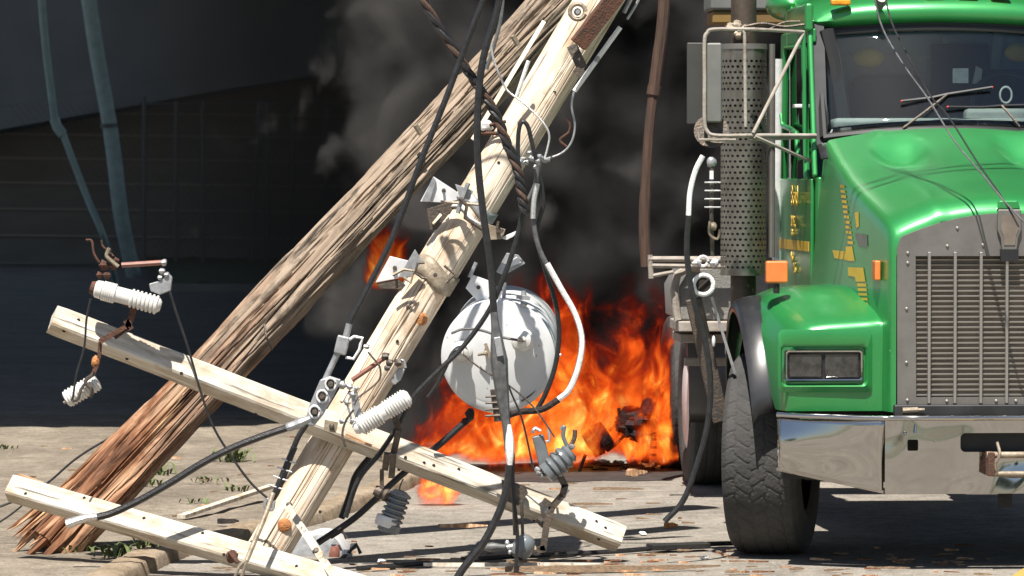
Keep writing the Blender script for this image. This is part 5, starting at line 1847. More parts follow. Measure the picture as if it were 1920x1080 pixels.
# grille ----------------------------------------------------------
gp_ = MB()
zt, zb = 1.70, .835
outer = [(-.550, zb), (.550, zb), (.553, 1.62), (.535, 1.675)] + [(.525 * math.cos(R(a)) if False else .525 - 1.05 * i / 12, 1.685 + .115 * (1 - (1 - 2 * i / 12) ** 2)) for i, a in enumerate(range(13))] + [(-.535, 1.675), (-.553, 1.62)]
hole = [(-.455, .875), (.455, .875), (.46, 1.585), (-.46, 1.585)]
gs = plate_holes(outer, [hole], .02, 'grille_surround', W['steel'], tk, Matrix.Translation((0, .095, 0)))
m = MB()
for i in range(27):
    z = .885 + i * .0262
    m.beam((-.46, .118, z), (.46, .118, z), .010, .007, roll=R(10))
tb(m, 'grille_louvres', W['bars'], gs)
m = MB(); m.box((0, .135, 1.23), .94, .02, .74); tb(m, 'insect_screen', W['grillmesh'], gs)
for i in range(7):
    x = (i - 3) * .131
    m = MB(); m.beam((x, .074, .845), (x, .074, 1.605), .015, .022); tb(m, 'grille_bar', W['rod'], gs, bevel=.003)
for (x, z) in [(-.50, 1.6), (-.50, 1.55), (-.505, 1.32), (-.505, 1.05), (-.50, .86), (-.30, 1.635), (-.12, 1.64), (-.25, 1.725), (-.30, .855), (-.05, .855)]:
    for s_ in (1, -1):
        m = MB(); m.lathe((x * s_, .09, z), (x * s_, .077, z), [(0, .009), (.6, .009), (1, .004)], 8); tb(m, 'rivet', W['bars'], gs)
# badge: plain shield with an inset cut, black block behind
em = T(1893, 430, .06)
m = MB(); c = em
def sh(k, dy): return [c + Vector((x * k, dy, z * k)) for x, z in ((-.058, .10), (.058, .10), (.062, .0), (.045, -.045), (.038, -.11), (-.038, -.11), (-.045, -.045), (-.062, .0))]
m.prism(sh(1, 0), (0, .022, 0)); badge = tb(m, 'badge', W['steel'], bevel=.006)
m = MB(); m.prism(sh(.72, -.004), (0, .006, 0)); tb(m, 'badge_inset', W['grillmesh'], badge)
m = MB(); m.prism([c + Vector((x, .02, z)) for x, z in ((-.06, .10), (.06, .10), (.045, .145), (-.045, .145))], (0, .09, 0)); tb(m, 'badge_base', W['green'], badge, bevel=.008)
m = MB(); m.box((c.x, .07, c.z - .13), .09, .03, .06); tb(m, 'badge_foot', W['black'], badge)

# bumper ----------------------------------------------------------
def wave(x, z): return .006 * math.sin(x * 5 + 1) * math.sin(z * 9) + .004 * math.sin(x * 11 + z * 13)
bz0, bz1 = .395, .775
slot = rrect(-.245, .605, .245, .70, .025)
hole2 = lambda s_: rrect(s_ * .485 - .027, .612, s_ * .485 + .027, .668, .008, 3)
bm_c = plate_holes([(-.625, bz0), (.625, bz0), (.625, bz1 - .012), (-.625, bz1 - .012)], [slot, hole2(1), hole2(-1)], .012, 'bumper', W['chrome'], tk, Matrix.Translation((0, .0, 0)) @ Matrix.Rotation(R(.6), 4, 'X') @ Matrix.Translation((0, .01, 0)))
def wing(m):
    rows = []
    for i in range(21):
        t = i / 20
        rows.append([])
        for k in range(13):
            u = k / 12
            x = -.627 - t * .515
            z0 = bz0 + .105 * t
            z = z0 + (bz1 - .012 + .008 * t - z0) * u
            y = .005 + .20 * t ** 1.15 + .030 * math.sin(u * math.pi) * -t + (1 - u) * .022 + .008 * math.sin(3 * t + 4 * u)
            rows[-1].append(Vector((x, y, z)))
    m.grid(rows)
    return m
both(wing, 'bumper_wing', W['chrome'], solid=.008)
def lip(m):
    pts = [Vector((0, .0, bz1)), Vector((-.3, .0, bz1)), Vector((-.625, .0, bz1)), Vector((-.8, .045, bz1 + .002)), Vector((-1.0, .12, bz1 + .005)), Vector((-1.142, .205, bz1 + .008))]
    m.tube(pts, .0135, 10)
    return m
both(lip, 'bumper_lip', W['chrome'])
def shelf(m):
    m.prism([Vector((0, .005, bz1 - .004)), Vector((-.625, .005, bz1 - .004)), Vector((-1.13, .21, bz1 + .0)), Vector((-1.13, .30, bz1)), Vector((0, .30, bz1 - .004))], (0, 0, -.012))
    return m
both(shelf, 'bumper_shelf', W['black'])
m = MB(); m.box((0, .12, .65), .62, .10, .2); tb(m, 'slot_backing', W['black'])
for s_ in (1, -1):
    for (x, z) in ((.525, .70), (.475, .708), (.525, .425), (.468, .428), (.375, .66)):
        m = MB(); r_ = .012 if x != .375 else .007
        m.lathe((s_ * x, .02 + (.775 - z) * .07, z), (s_ * x, -.022 + (.775 - z) * .07, z), [(0, r_), (.6, r_), (.9, r_ * .6), (1, r_ * .2)], 10); tb(m, 'bumper_bolt', W['chrome'])
    m = MB(); m.tube([(s_ * .475, .0, .74), (s_ * .475, -.02, .735), (s_ * .475, -.022, .70)], .006, 6); tb(m, 'plate_hook', W['chrome'])
# tow pin assembly
tp = T(1880, 870, -.05)
m = MB()
m.box((tp.x - .06, -.03, tp.z), .035, .09, .12); m.box((tp.x + .16, -.03, tp.z), .035, .09, .12)
tow = tb(m, 'tow_bracket', W['rust'], bevel=.006)
m = MB(); m.tube([(tp.x - .08, -.05, tp.z + .045), (tp.x + .2, -.05, tp.z + .045)], .017, 10); m.tube([(tp.x - .05, -.05, tp.z - .05), (tp.x + .17, -.05, tp.z - .05)], .014, 10); tb(m, 'tow_pin', W['tanplate'], tow)
m = MB(); m.tube(spline([Vector((tp.x - .03, -.06, tp.z + .11)), Vector((tp.x - .02, -.08, tp.z + .05)), Vector((tp.x - .04, -.07, tp.z)), Vector((tp.x - .03, -.06, tp.z - .05))], 5), .008, 6); tb(m, 'chain', W['tanplate'], tow)
m = MB(); m.box((tp.x + .03, .05, .36), .07, .02, .08); tb(m, 'tow_eye', W['under'], tow)
# dark gap with mesh strip between grille and bumper
m = MB(); m.box((0, .09, .808), 1.14, .07, .062); tb(m, 'lower_screen', W['flare'], bevel=.01)
m = MB(); m.lathe((-.53, .04, .812), (-.42, .04, .816), [(0, .014), (.7, .013), (.72, .008), (1, .007)], 8); tb(m, 'latch', W['tanplate'])

# fenders ---------------------------------------------------------
def fen(m):
    rows = []
    ys = [.205, .215, .24, .29, .38, .5, .62, .76, .9, 1.05, 1.2, 1.35, 1.5, 1.62, 1.7]
    for y in ys:
        if y <= .215: zt_ = 1.205 + (y - .205) * 2.5
        else: zt_ = 1.23 + .175 * min(1, ((y - .215) / .62)) ** .75 - (.10 * max(0, (y - 1.15) / .55) ** 2)
        xo = -1.055 - .13 * min(1, max(0, (y - .2) / .6)) ** .7
        row = []
        # inner end climbs to the hood side
        row.append(Vector((-.60, y, zt_ + .05 * min(1, y))))
        for (fx, dz) in ((.06, .02), (.2, .012), (.4, .006), (.6, 0), (.78, -.012), (.88, -.035), (.95, -.075), (.99, -.14)):
            row.append(Vector((-.60 + (xo + .60) * fx, y, zt_ + dz)))
        zlow = max(.80, .80 + (1.05 if False else 0)) if y < .42 else .80 + .55 * math.sin(min(1, (y - .42) / .6) * math.pi / 2) if y < 1.05 else 1.25 - .4 * min(1, (y - 1.05) / .6)
        zlow = min(zlow, zt_ - .18)
        for k in range(1, 6):
            z = (zt_ - .14) + (zlow - zt_ + .14) * k / 5
            row.append(Vector((xo - .012 * math.sin(k / 5 * math.pi) + (-.02 * k / 5 if y > .3 else -.03 * k / 5), y, z)))
        rows.append(row)
    m.grid(rows)
    # front face, slightly crowned, closes the pod
    fr = rows[0]
    r2 = [[] for _ in range(9)]
    top = fr
    n = len(top)
    for j in range(9):
        v = j / 8
        for i, p in enumerate(top):
            b_ = Vector((-.60 - (.50) * min(1, i / (n - 6)) - (.03 if i > n - 6 else 0), .205, .80))
            if i >= n - 6: b_ = Vector((top[-1].x, .205, .80))
            q = p.lerp(b_, v)
            q.y = .205 - .014 * math.sin(v * math.pi) * math.sin(min(1, i / (n - 1)) * math.pi)
            r2[j].append(q)
    m.grid(r2)
    return m
fens = both(fen, 'fender', W['green'], sharp=42, weld=True)
# headlamp pod: recessed surround raised lip, bezel, lenses
for s_, fo_ in ((1, fens[0]), (-1, fens[1])):
    def mir(v): return Vector((v.x * s_, v.y, v.z))
    a = T(1470, 655, .19); b = T(1618, 715, .19)
    x0, x1, z1, z0 = a.x, b.x, a.z, b.z
    def rr3(x0, z0, x1, z1, r, y): return [mir(Vector((x, y, z))) for x, z in rrect(x0, z0, x1, z1, r)]
    # painted pod rim
    rimo = rrect(x0 - .03, z0 - .055, x1 + .045, z1 + .10, .03)
    rimi = rrect(x0 - .012, z0 - .012, x1 + .012, z1 + .012, .02)
    m = MB()
    n = len(rimo)
    vs = [mir(Vector((x, .188, z))) for x, z in rimo] + [mir(Vector((x, .172, z))) for x, z in rrect(x0 - .018, z0 - .025, x1 + .022, z1 + .03, .025)] + [mir(Vector((x, .186, z))) for x, z in rimi]
    fs = []
    for r_ in range(2):
        for i in range(n):
            j = (i + 1) % n
            fs.append((r_ * n + i, r_ * n + j, (r_ + 1) * n + j, (r_ + 1) * n + i))
    m.add(vs, fs); tb(m, 'headlight_pod', W['green'], fo_, sharp=60)
    m = MB()
    vs = [mir(Vector((x, .178, z))) for x, z in rrect(x0, z0, x1, z1, .018)] + [mir(Vector((x, .165, z))) for x, z in rrect(x0 + .006, z0 + .006, x1 - .006, z1 - .006, .015)] + [mir(Vector((x, .168, z))) for x, z in rrect(x0 + .014, z0 + .013, x1 - .014, z1 - .013, .012)] + [mir(Vector((x, .19, z))) for x, z in rrect(x0 + .017, z0 + .016, x1 - .017, z1 - .016, .012)]
    fs = []
    for r_ in range(3):
        for i in range(n):
            j = (i + 1) % n
            fs.append((r_ * n + i, r_ * n + j, (r_ + 1) * n + j, (r_ + 1) * n + i))
    m.add(vs, fs); hb = tb(m, 'headlight_bezel', W['chrome'], fo_, sharp=50)
    m = MB(); m.box(mir(Vector(((x0 + x1) / 2, .192, (z0 + z1) / 2))), x1 - x0 - .03, .006, z1 - z0 - .03); tb(m, 'bezel_back', W['black'], hb)
    w_ = (x1 - x0 - .055) / 2
    for q in (0, 1):
        cx = x0 + .022 + w_ / 2 + q * (w_ + .011)
        m = MB()
        rr_ = [[], []]
        nn = rrect(cx - w_ / 2, z0 + .020, cx + w_ / 2, z1 - .020, .008, 3)
        vs = [mir(Vector((x, .186, z))) for x, z in nn] + [mir(Vector((cx + (x - cx) * .92, .179, (z0 + z1) / 2 + (z - (z0 + z1) / 2) * .9))) for x, z in nn]
        k_ = len(nn)
        fs = [(i, (i + 1) % k_, k_ + (i + 1) % k_, k_ + i) for i in range(k_)] + [tuple(range(k_, 2 * k_))]
        m.add(vs, fs); tb(m, 'headlight', W['lens'], fo_, sharp=20)
# turn signals on the fenders
c = T(1456, 510, .62)
m = MB(); m.box((c.x, .62, c.z), .115, .06, .115)
both(lambda mm: mm.box((c.x, .62, c.z), .115, .06, .115), 'turn_signal', W['orange'], bevel=.012)
both(lambda mm: mm.tube([(c.x, .62, c.z - .06), (c.x, .62, c.z - .11)], .016, 8), 'signal_stem', W['black'])
# rubber flares over the front wheels
def flare(m):
    rows = []
    for i in range(25):
        a = R(8 + 180 * i / 24)
        R0 = .665
        cy, cz_ = 1.05, .68
        yq = cy - R0 * .93 * math.cos(a); zq = cz_ + R0 * math.sin(a)
        xo = -1.155 - .045 * math.sin(max(0, min(math.pi, a)))
        rows.append([Vector((xo + .06, yq, zq + .012)), Vector((xo + .01, yq, zq + .006)), Vector((xo - .05, yq + .0, zq - .01)), Vector((xo - .075, yq, zq - .04)), Vector((xo - .07, yq, zq - .07))])
    m.grid(rows)
    return m
both(flare, 'wheel_flare', W['flare'], solid=.01, sharp=60)

# wheels ----------------------------------------------------------
def tyre_mesh(rad, wid, mb, centre, rim_r, nper=40, NA=800, NW=50, tread=True):
    cx, cy, cz_ = centre
    prof = []
    for k in range(NW + 1):
        u = -1 + 2 * k / NW
        prof.append((u, rad - .012 * u * u - (.030 * max(0, abs(u) - .86) / .14) ** 1 * 1.0))
    side = [(1.02, rad - .06), (1.06, rad - .12), (1.03, rad - .19), (.94, rim_r + .01), (.90, rim_r)]
    full = [(-u, r) for u, r in reversed(side)] + prof + side
    vs, fs = [], []
    n = len(full)
    for i in range(NA):
        a = 2 * math.pi * i / NA
        for j, (u, r) in enumerate(full):
            d = 0
            if tread and abs(u) <= 1.0001 and abs(u) < .99:
                ph = (a / (2 * math.pi) * nper)
                tri = abs((ph % 1) * 2 - 1) * 2 - 1
                for cz0 in (-.62, -.2, .2, .62):
                    q_ = abs(u - cz0 - .035 * tri) / .032
                    d = max(d, .005 * max(0, min(1, 1.6 - 1.2 * q_)))
                lane = sum(u > c_ for c_ in (-.62, -.2, .2, .62))
                ph2 = abs(((ph + lane * .5 + .25 * math.sin(u * 7)) % 1) - .5)
                d = max(d, .004 * max(0, min(1, 1.6 - ph2 / .05)))
            rr_ = r - d
            vs.append(Vector((cx + u * wid / 2, cy + rr_ * math.cos(a), cz_ + rr_ * math.sin(a))))
    for i in range(NA):
        i2 = (i + 1) % NA
        for j in range(n - 1):
            fs.append((i * n + j, i * n + j + 1, i2 * n + j + 1, i2 * n + j))
    mb.add(vs, fs)
def rim_mb(m, cx, cy, cz_, r, wid, s_):
    # s_ = outward direction in x
    prof = [(0, r), (.05, r + .012), (.12, r), (.16, r - .03), (.5, r - .06), (.55, .12), (.75, .10), (.8, .07), (1, .06)]
    p0 = Vector((cx + s_ * wid * .47, cy, cz_)); p1 = Vector((cx - s_ * wid * .25, cy, cz_))
    pr = [(0, r + .005), (.02, r + .015), (.08, r - .01), (.35, r - .05), (.40, .17), (.36, .14), (.12, .12), (.02, .09), (0, .02)]
    m.lathe(p0, p1, pr, 36)
wx = T(1352, 850, .55).x + .137 + .186; wr = .53
ft_ = MB(); tyre_mesh(wr, .385, ft_, (0, 0, 0), .30)
for s_ in (1, -1):
    m = MB(); rot = Matrix.Rotation(R(-15.0), 3, 'Z')
    off_ = Vector((wx * s_, 1.05, wr))
    m.v = [rot @ p + off_ for p in ft_.v]; m.f = ft_.f
    w_ = tb(m, 'front_wheel', W['tire'], sharp=30)
    m = MB(); rim_mb(m, 0, 0, 0, .29, .385, -s_); m.v = [rot @ p + off_ for p in m.v]; tb(m, 'rim', W['alu'], w_)
rt = MB(); tyre_mesh(.52, .27, rt, (0, 0, 0), .29, 36, 324, 30)
rwx = T(1284, 760, 5.75).x
for s_ in (1, -1):
    for yw in (5.75, 7.10):
        m = MB()
        for dx in (.135, .475):
            o_ = Vector(((rwx + dx) * s_, yw, .52)); b0 = len(m.v)
            m.v += [p + o_ for p in rt.v]; m.f += [tuple(i + b0 for i in f) for f in rt.f]
        w_ = tb(m, 'rear_wheel', W['tire'], sharp=30)
        m = MB(); rim_mb(m, (rwx + .135) * s_, yw, .52, .275, .27, -s_); tb(m, 'rim', W['white'] if yw < 6 else W['alu'], w_)

# side decals and vent on the bonnet flank -----------------------
def flank(px, py, lift=.004):
    best = None
    for i in range(330):
        y = .12 + i * .005
        p = T(px, py, y)
        e = abs(p.x - side_x(y, p.z))
        if best is None or e < best[0]: best = (e, p)
    p = best[1]
    return p + Vector((-lift, 0, 0))
def decal(pts, nm, mt, lift=.004):
    P_ = [flank(px, py, lift) for px, py in pts]
    m = MB(); m.add(P_, [tuple(range(len(P_)))])
    return tb(m, nm, mt, hood)
for k in range(12):
    y0 = 346 + k * 9.6
    x0 = 1576 + k * 1.3; x1 = 1584 + k * 1.5
    decal([(x0, y0), (x1, y0 + 1), (x1 + .5, y0 + 6.5), (x0 + .5, y0 + 5.5)], 'stripe_bar', W['yellow'])
decal([(1586, 462), (1599, 462), (1604, 489), (1590, 489)], 'stripe', W['yellow'])
decal([(1562, 469), (1587, 471), (1590, 488), (1566, 484)], 'stripe', W['yellow'])
decal([(1591, 501), (1620, 502), (1624, 528), (1606, 528), (1604, 519), (1592, 517)], 'stripe', W['yellow'])
for k in range(6):
    y0 = 531 + k * 9.0
    decal([(1608 + k * 1.2, y0), (1625 + k * .8, y0 + .5), (1626 + k * .8, y0 + 6.5 - k * .5), (1609 + k * 1.2, y0 + 6 - k * .5)], 'stripe_bar', W['yellow'])
decal([(1604, 399), (1611, 397), (1612, 425), (1607, 427)], 'emblem_oval', W['yellow'])
decal([(1604, 437), (1627, 440), (1628, 462), (1612, 460)], 'name_badge', W['steel'])
m = MB(); q = flank(1648, 507); m.box((q.x - .01, q.y, q.z), .03, .12, .10); tb(m, 'side_marker', W['orange'], bevel=.008)
# cowl vent recess frame
vt = [(1552, 350), (1558, 342), (1572, 338), (1577, 360), (1580, 470), (1560, 470), (1552, 460)]
P_ = [T(px, py, 1.66) for px, py in vt]
m = MB()
for a_, b_ in zip(P_, P_[1:] + P_[:1]): m.tube([a_, b_], .012, 6)
tb(m, 'cowl_vent_frame', W['green'], mirror=True)
P_ = [T(px, py, 1.68) for px, py in vt]
m = MB(); m.prism(P_, (0, .03, 0)); tb(m, 'cowl_vent', W['black'], mirror=True)

# cab --------------------------------------------------------------
cxf, cxb = T(1535, 300, 1.74).x, T(1464, 300, 3.0).x
zf = 2.84
def zrow(px, py, y): return T(px, py, y).z
ws_b, ws_t = 1.80, 2.12           # windscreen foot and head
zb_, zt_ = T(1700, 243, ws_b).z, T(1700, 44, ws_t).z
# cab side wall, with a window opening, built as door frame strips
def sx_(y): return cxf + (cxb - cxf) * (y - 1.74) / 1.26
def strip(m, y0, z0, y1, z1, th=.05, out=0.0):
    P_ = [Vector((sx_(y0) - out, y0, z0)), Vector((sx_(y1) - out, y1, z0)), Vector((sx_(y1) - out, y1, z1)), Vector((sx_(y0) - out, y0, z1))]
    m.prism(P_, (th, 0, 0)); return m
both(lambda m: strip(m, 1.76, 1.05, 3.02, 1.98), 'cab_side', W['green'], bevel=.012)
def sidep(m):
    # rear pillar, front pillar, header
    strip(m, 2.80, 1.985, 3.02, 2.80)
    m.beam((sx_(1.9) + .0, 1.84, 1.98), (sx_(2.1) + .015, 2.14, 2.84), .03, .04)
    strip(m, 2.10, 2.72, 2.80, 2.80)
    return m
both(sidep, 'cab_pillars', W['green'], bevel=.012)
def doorf(m):
    strip(m, 1.86, 1.18, 2.96, 1.97, .02, .022)
    return m
doors = both(doorf, 'door', W['green'], bevel=.008)
def doorrim(m):
    pts = [Vector((sx_(1.94) - .03, 1.94, 1.97)), Vector((sx_(2.16) - .01, 2.15, 2.70)), Vector((sx_(2.7) - .02, 2.70, 2.71)), Vector((sx_(2.72) - .03, 2.72, 1.97))]
    m.tube(pts, .018, 8); return m
for d, par in zip(both(doorrim, 'window_frame', W['green'], None), doors): d.parent = par
def dg(m):
    P_ = [Vector((sx_(1.94), 1.94, 1.97)), Vector((sx_(2.16) + .01, 2.15, 2.70)), Vector((sx_(2.7), 2.70, 2.70)), Vector((sx_(2.72), 2.72, 1.97))]
    m.prism(P_, (.006, 0, 0)); return m
for d, par in zip(both(dg, 'window_pane', W['darkglass'], None), doors): d.parent = par
# stepped green trim below the window
def trim(m):
    pts = [T(1469, 215, 2.75), T(1472, 236, 2.7), T(1490, 243, 2.4), T(1502, 250, 2.25), T(1506, 290, 2.2), T(1509, 296, 2.15)]
    pts = [Vector((sx_(p.y) - .035, p.y, p.z)) for p in pts]
    m.tube(pts, .016, 8); return m
for d, par in zip(both(trim, 'door_trim', W['green'], None), doors): d.parent = par
def handle(m):
    p = T(1500, 199, 2.3); m.box((p.x - .01, 2.3, p.z), .05, .10, .02); return m
both(handle, 'door_handle', W['galvwhite'], bevel=.004)
# lettering on the doors
def text(s, size, y, z, sgn, parent, nm='lettering'):
    cu = bpy.data.curves.new('t', 'FONT'); cu.body = s; cu.size = size; cu.extrude = .002; cu.align_x = 'CENTER'
    cu.resolution_u = 3
    tmp = bpy.data.objects.new('t', cu); C.objects.link(tmp)
    dg_ = bpy.context.evaluated_depsgraph_get()
    me = bpy.data.meshes.new_from_object(tmp.evaluated_get(dg_))
    bpy.data.objects.remove(tmp); bpy.data.curves.remove(cu)
    ang = math.atan2(cxb - cxf, 1.26)
    Mx = Matrix.Translation((sgn * (sx_(y) - .026), y, z)) @ Matrix.Rotation(-sgn * -ang if False else 0, 4, 'Z')
    if sgn > 0: Mx = Mx @ Matrix.Rotation(ang, 4, 'Z') @ Matrix.Rotation(R(-90), 4, 'Z') @ Matrix.Rotation(R(90), 4, 'X')
    else: Mx = Mx @ Matrix.Rotation(-ang, 4, 'Z') @ Matrix.Rotation(R(90), 4, 'Z') @ Matrix.Rotation(R(90), 4, 'X')
    me.transform(Mx @ Matrix.Diagonal((1.4, 1, 1, 1))); me.name = nm
    me.materials.clear(); me.materials.append(W['yellow'])
    o = bpy.data.objects.new(nm, me); C.objects.link(o); o.parent = parent; MAT[o.name] = TM
    return o
for sgn, d in ((1, doors[0]), (-1, doors[1])):
    yc = 2.46
    zz = [T(1495, q, 2.42).z for q in (385, 425, 442, 492, 512)]
    text('Jon Boyd', .165, yc, zz[0], sgn, d); text('Trans,', .135, yc, zz[1], sgn, d); text('1-303', .055, yc, zz[2], sgn, d)
    text('No', .09, yc, zz[3], sgn, d); text('206', .09, yc - .1, zz[4], sgn, d)
def dstripe(m):
    z0, z1 = T(1500, 469, 2.3).z, T(1500, 451, 2.3).z
    P_ = [Vector((sx_(1.92) - .0245, 1.92, z0)), Vector((sx_(2.9) - .0245, 2.9, z0)), Vector((sx_(2.9) - .0245, 2.9, z1)), Vector((sx_(1.92) - .0245, 1.92, z1))]
    m.prism(P_, (.003, 0, 0)); return m
for d, par in zip(both(dstripe, 'door_stripe', W['yellow'], None), doors): d.parent = par
# cab back, floor, firewall
m = MB(); m.box((0, 3.0, 1.95), 1.50, .05, 1.75); tb(m, 'cab_back', W['cabin'])
m = MB(); m.box((0, 2.4, 1.08), 1.46, 1.15, .05); tb(m, 'cab_floor', W['under'])
m = MB(); m.box((0, 1.735, 1.58), 1.40, .05, 1.0); tb(m, 'firewall', W['under'])
# cowl between the bonnet and the windscreen
m = MB()
rows = []
for y, dz in ((1.60, -.06), (1.70, -.005), (1.76, .015), (1.82, -.01)):
    rows.append([Vector((x, y, (2.215 - .07 * (abs(x) / .7) ** 2.2) + dz)) for x in [(-.74 + 1.48 * i / 20) for i in range(21)]])
m.grid(rows); tb(m, 'cowl', W['flare'], solid=.01)
# windscreen: curved glass, rubber surround, divider-free
def wsp(u, v):
    """u -1..1 across, v 0..1 up"""
    hw = .685 + .0 * v
    x = u * hw
    bow = .10 * u * u
    return Vector((x, ws_b + bow + (ws_t - ws_b) * v, zb_ + (zt_ - zb_) * v - .045 * u * u * (1 - v) - .03 * u * u * v))
rows = [[wsp(-1 + 2 * i / 24, j / 8) for i in range(25)] for j in range(9)]
m = MB(); m.grid(rows); wsg = tb(m, 'windscreen', W['glass'], solid=.006)
loop = [wsp(-1 + 2 * i / 20, 0) for i in range(21)] + [wsp(1, j / 6) for j in range(1, 7)] + [wsp(1 - 2 * i / 20, 1) for i in range(1, 21)] + [wsp(-1, 1 - j / 6) for j in range(1, 7)]
m = MB(); m.tube(loop, .024, 8); tb(m, 'windscreen_seal', W['black'], wsg)
for s_ in (1, -1):
    m = MB(); m.beam(Vector((s_ * -.70, ws_b + .12, zb_ - .1)), Vector((s_ * -.69, ws_t + .08, zt_ + .02)), .075, .06); tb(m, 'door_post', W['flare'])
# sun band
rows = [[wsp(-1 + 2 * i / 24, .93 + .10 * j / 2) + Vector((0, -.014, 0)) for i in range(25)] for j in range(3)]
m = MB(); m.grid(rows); tb(m, 'sun_band', W['black'], wsg, solid=.006)
# roof
rows = []
for k, (y, z, w_) in enumerate(((ws_t - .02, T(1700, 40, ws_t).z, .72), (ws_t - .05, T(1700, 30, ws_t).z, .735), (ws_t - .04, T(1700, 12, ws_t).z, .745), (ws_t + .02, T(1700, 2, ws_t).z, .75), (ws_t + .12, 2.985, .755), (2.5, 3.03, .765), (2.8, 3.02, .775), (2.98, 2.98, .775), (3.03, 2.9, .77), (3.03, 2.78, .76))):
    row = []
    for i in range(31):
        u = -1 + 2 * i / 30
        e = abs(u) ** 6
        row.append(Vector((u * w_, y + .10 * u * u * (1 if y < 2.3 else 0), z - .035 * u * u - .07 * e * (0 if k < 2 else 1))))
    rows.append(row)
m = MB(); m.grid(rows); roof = tb(m, 'roof', W['green'], solid=.02, sharp=60)
both(lambda mm: mm.box((-.745, 2.55, 2.86), .05, .95, .16), 'roof_side', W['green'], bevel=.02)
for px in (1578, 1757, 1818, 1880):
    c = T(px, 4 if px == 1578 else -12, ws_t - .05)
    m = MB(); m.box((c.x, c.y - .02 + (.07 if px == 1578 else .10), c.z), .11, .07, .035); tb(m, 'marker_lamp', W['amber'], roof, bevel=.012)
m = MB(); c = T(1652, 6, ws_t - .1); m.lathe(c + Vector((0, .05, -.02)), c + Vector((0, -.03, .03)), [(0, .02), (.7, .035), (1, .03)], 14); tb(m, 'spot_lamp', W['steel'], roof)
# wipers
for a_, b_, piv in (((1690, 190), (1858, 164), (1692, 240)), ((1776, 201), (1975, 196), (1910, 238))):
    m = MB()
    yl = ws_b + .02
    def W_(px, py):
        best = None
        for i in range(200):
            y = ws_b - .05 + i * .003
            p = T(px, py, y); v = (p.z - zb_) / (zt_ - zb_)
            e = abs(wsp(p.x / .685, max(0, v)).y - y)
            if best is None or e < best[0]: best = (e, p)
        return best[1] + Vector((0, -.03, 0))
    p0, p1, pv = W_(*a_), W_(*b_), W_(*piv)
    mid = p0.lerp(p1, .5)
    m.tube([p0, p0.lerp(p1, .33) + Vector((0, 0, -.006)), mid, p0.lerp(p1, .66), p1], .009, 6)
    wpr = tb(m, 'wiper', W['flare'])
    m = MB(); m.tube([pv, pv.lerp(mid, .5) + Vector((0, -.02, 0)), mid + Vector((0, -.012, 0))], .007, 6); tb(m, 'wiper_arm', W['darksteel'], wpr)
    m = MB(); m.ell(p0, .009, .008, .008, 8, 6); m.ell(p1, .009, .008, .008, 8, 6); tb(m, 'wiper_tip', W['red'], wpr)
for s_ in (1, -1):
    m = MB(); pts = [Vector((s_ * -.64, 2.15, zb_ + .55)), Vector((s_ * -.60, 2.10, zb_ + .35)), Vector((s_ * -.56, 2.02, zb_ + .02))]
    m.tube(spline(pts, 4), .045, 8); tb(m, 'pillar_trim', W['black'])
m = MB(); m.prism([Vector((-.5, 2.95, 2.50)), Vector((.1, 2.95, 2.50)), Vector((.1, 2.95, 2.68)), Vector((-.5, 2.95, 2.68))], (0, .01, 0)); tb(m, 'pale_panel', W['dash'])  # pale panel standing in for light through a rear window
# inside the cab
m = MB(); m.box((0, 2.04, zb_ + .025), 1.26, .20, .08); m.box((.35, 2.10, zb_ + .07), .46, .14, .10); tb(m, 'dashboard', W['dash'], bevel=.03)
for px, py, mt in ((1665, 120, 'yellowseat'), (1912, 110, 'yellowseat')):
    c = T(px, py, 2.75)
    m = MB(); m.box((c.x, 2.78, c.z - .42), .42, .12, .72); st_ = tb(m, 'seat', W['seat'], bevel=.05)
    c2 = T(px - 35 if px < 1700 else px, py - 12, 2.70)
    m = MB(); m.ell((c2.x, 2.72, c2.z), .085, .05, .055); tb(m, 'headrest', W[mt], st_)
c = T(1886, 178, 2.3)
m = MB(); m.tube([c + Vector((.19 * math.cos(q * .262), .05 * math.sin(q * .262), .17 * math.sin(q * .262) - .05)) for q in range(25)], .013, 8); m.tube([c + Vector((0, .05, -.05)), c + Vector((0, -.15, -.2))], .02, 8); tb(m, 'steering_wheel', W['black'])
m = MB(); m.tube([T(1886, 178, 2.2) + Vector((.033 * math.cos(q * .4), 0, .045 * math.sin(q * .4))) for q in range(17)], .006, 6); tb(m, 'hanging_ring', W['porcelain'])
m = MB(); c = T(1801, 142, 2.3); m.box(c, .088, .004, .082); tb(m, 'paper_note', W['whitetape'])
m = MB(); c = T(1830, 140, 2.35); m.prism([c + Vector((-.02, 0, -.05)), c + Vector((.03, 0, -.05)), c + Vector((.035, 0, .03)), c + Vector((.0, 0, .05))], (0, .01, 0)); tb(m, 'paper_cup', W['dash'])
m = MB(); m.box(T(1800, 145, 2.9), .34, .03, .38); tb(m, 'seat_back', W['seat'], bevel=.05)
m = MB(); m.box(T(1866, 110, 2.93), .06, .02, .30, Matrix.Rotation(R(8), 3, 'Y')); m.box(T(1780, 115, 2.93), .03, .02, .3, Matrix.Rotation(R(-12), 3, 'Y')); tb(m, 'painted_window_light', W['bluegreen'])  # blue-green strips painted as light coming through the cab back

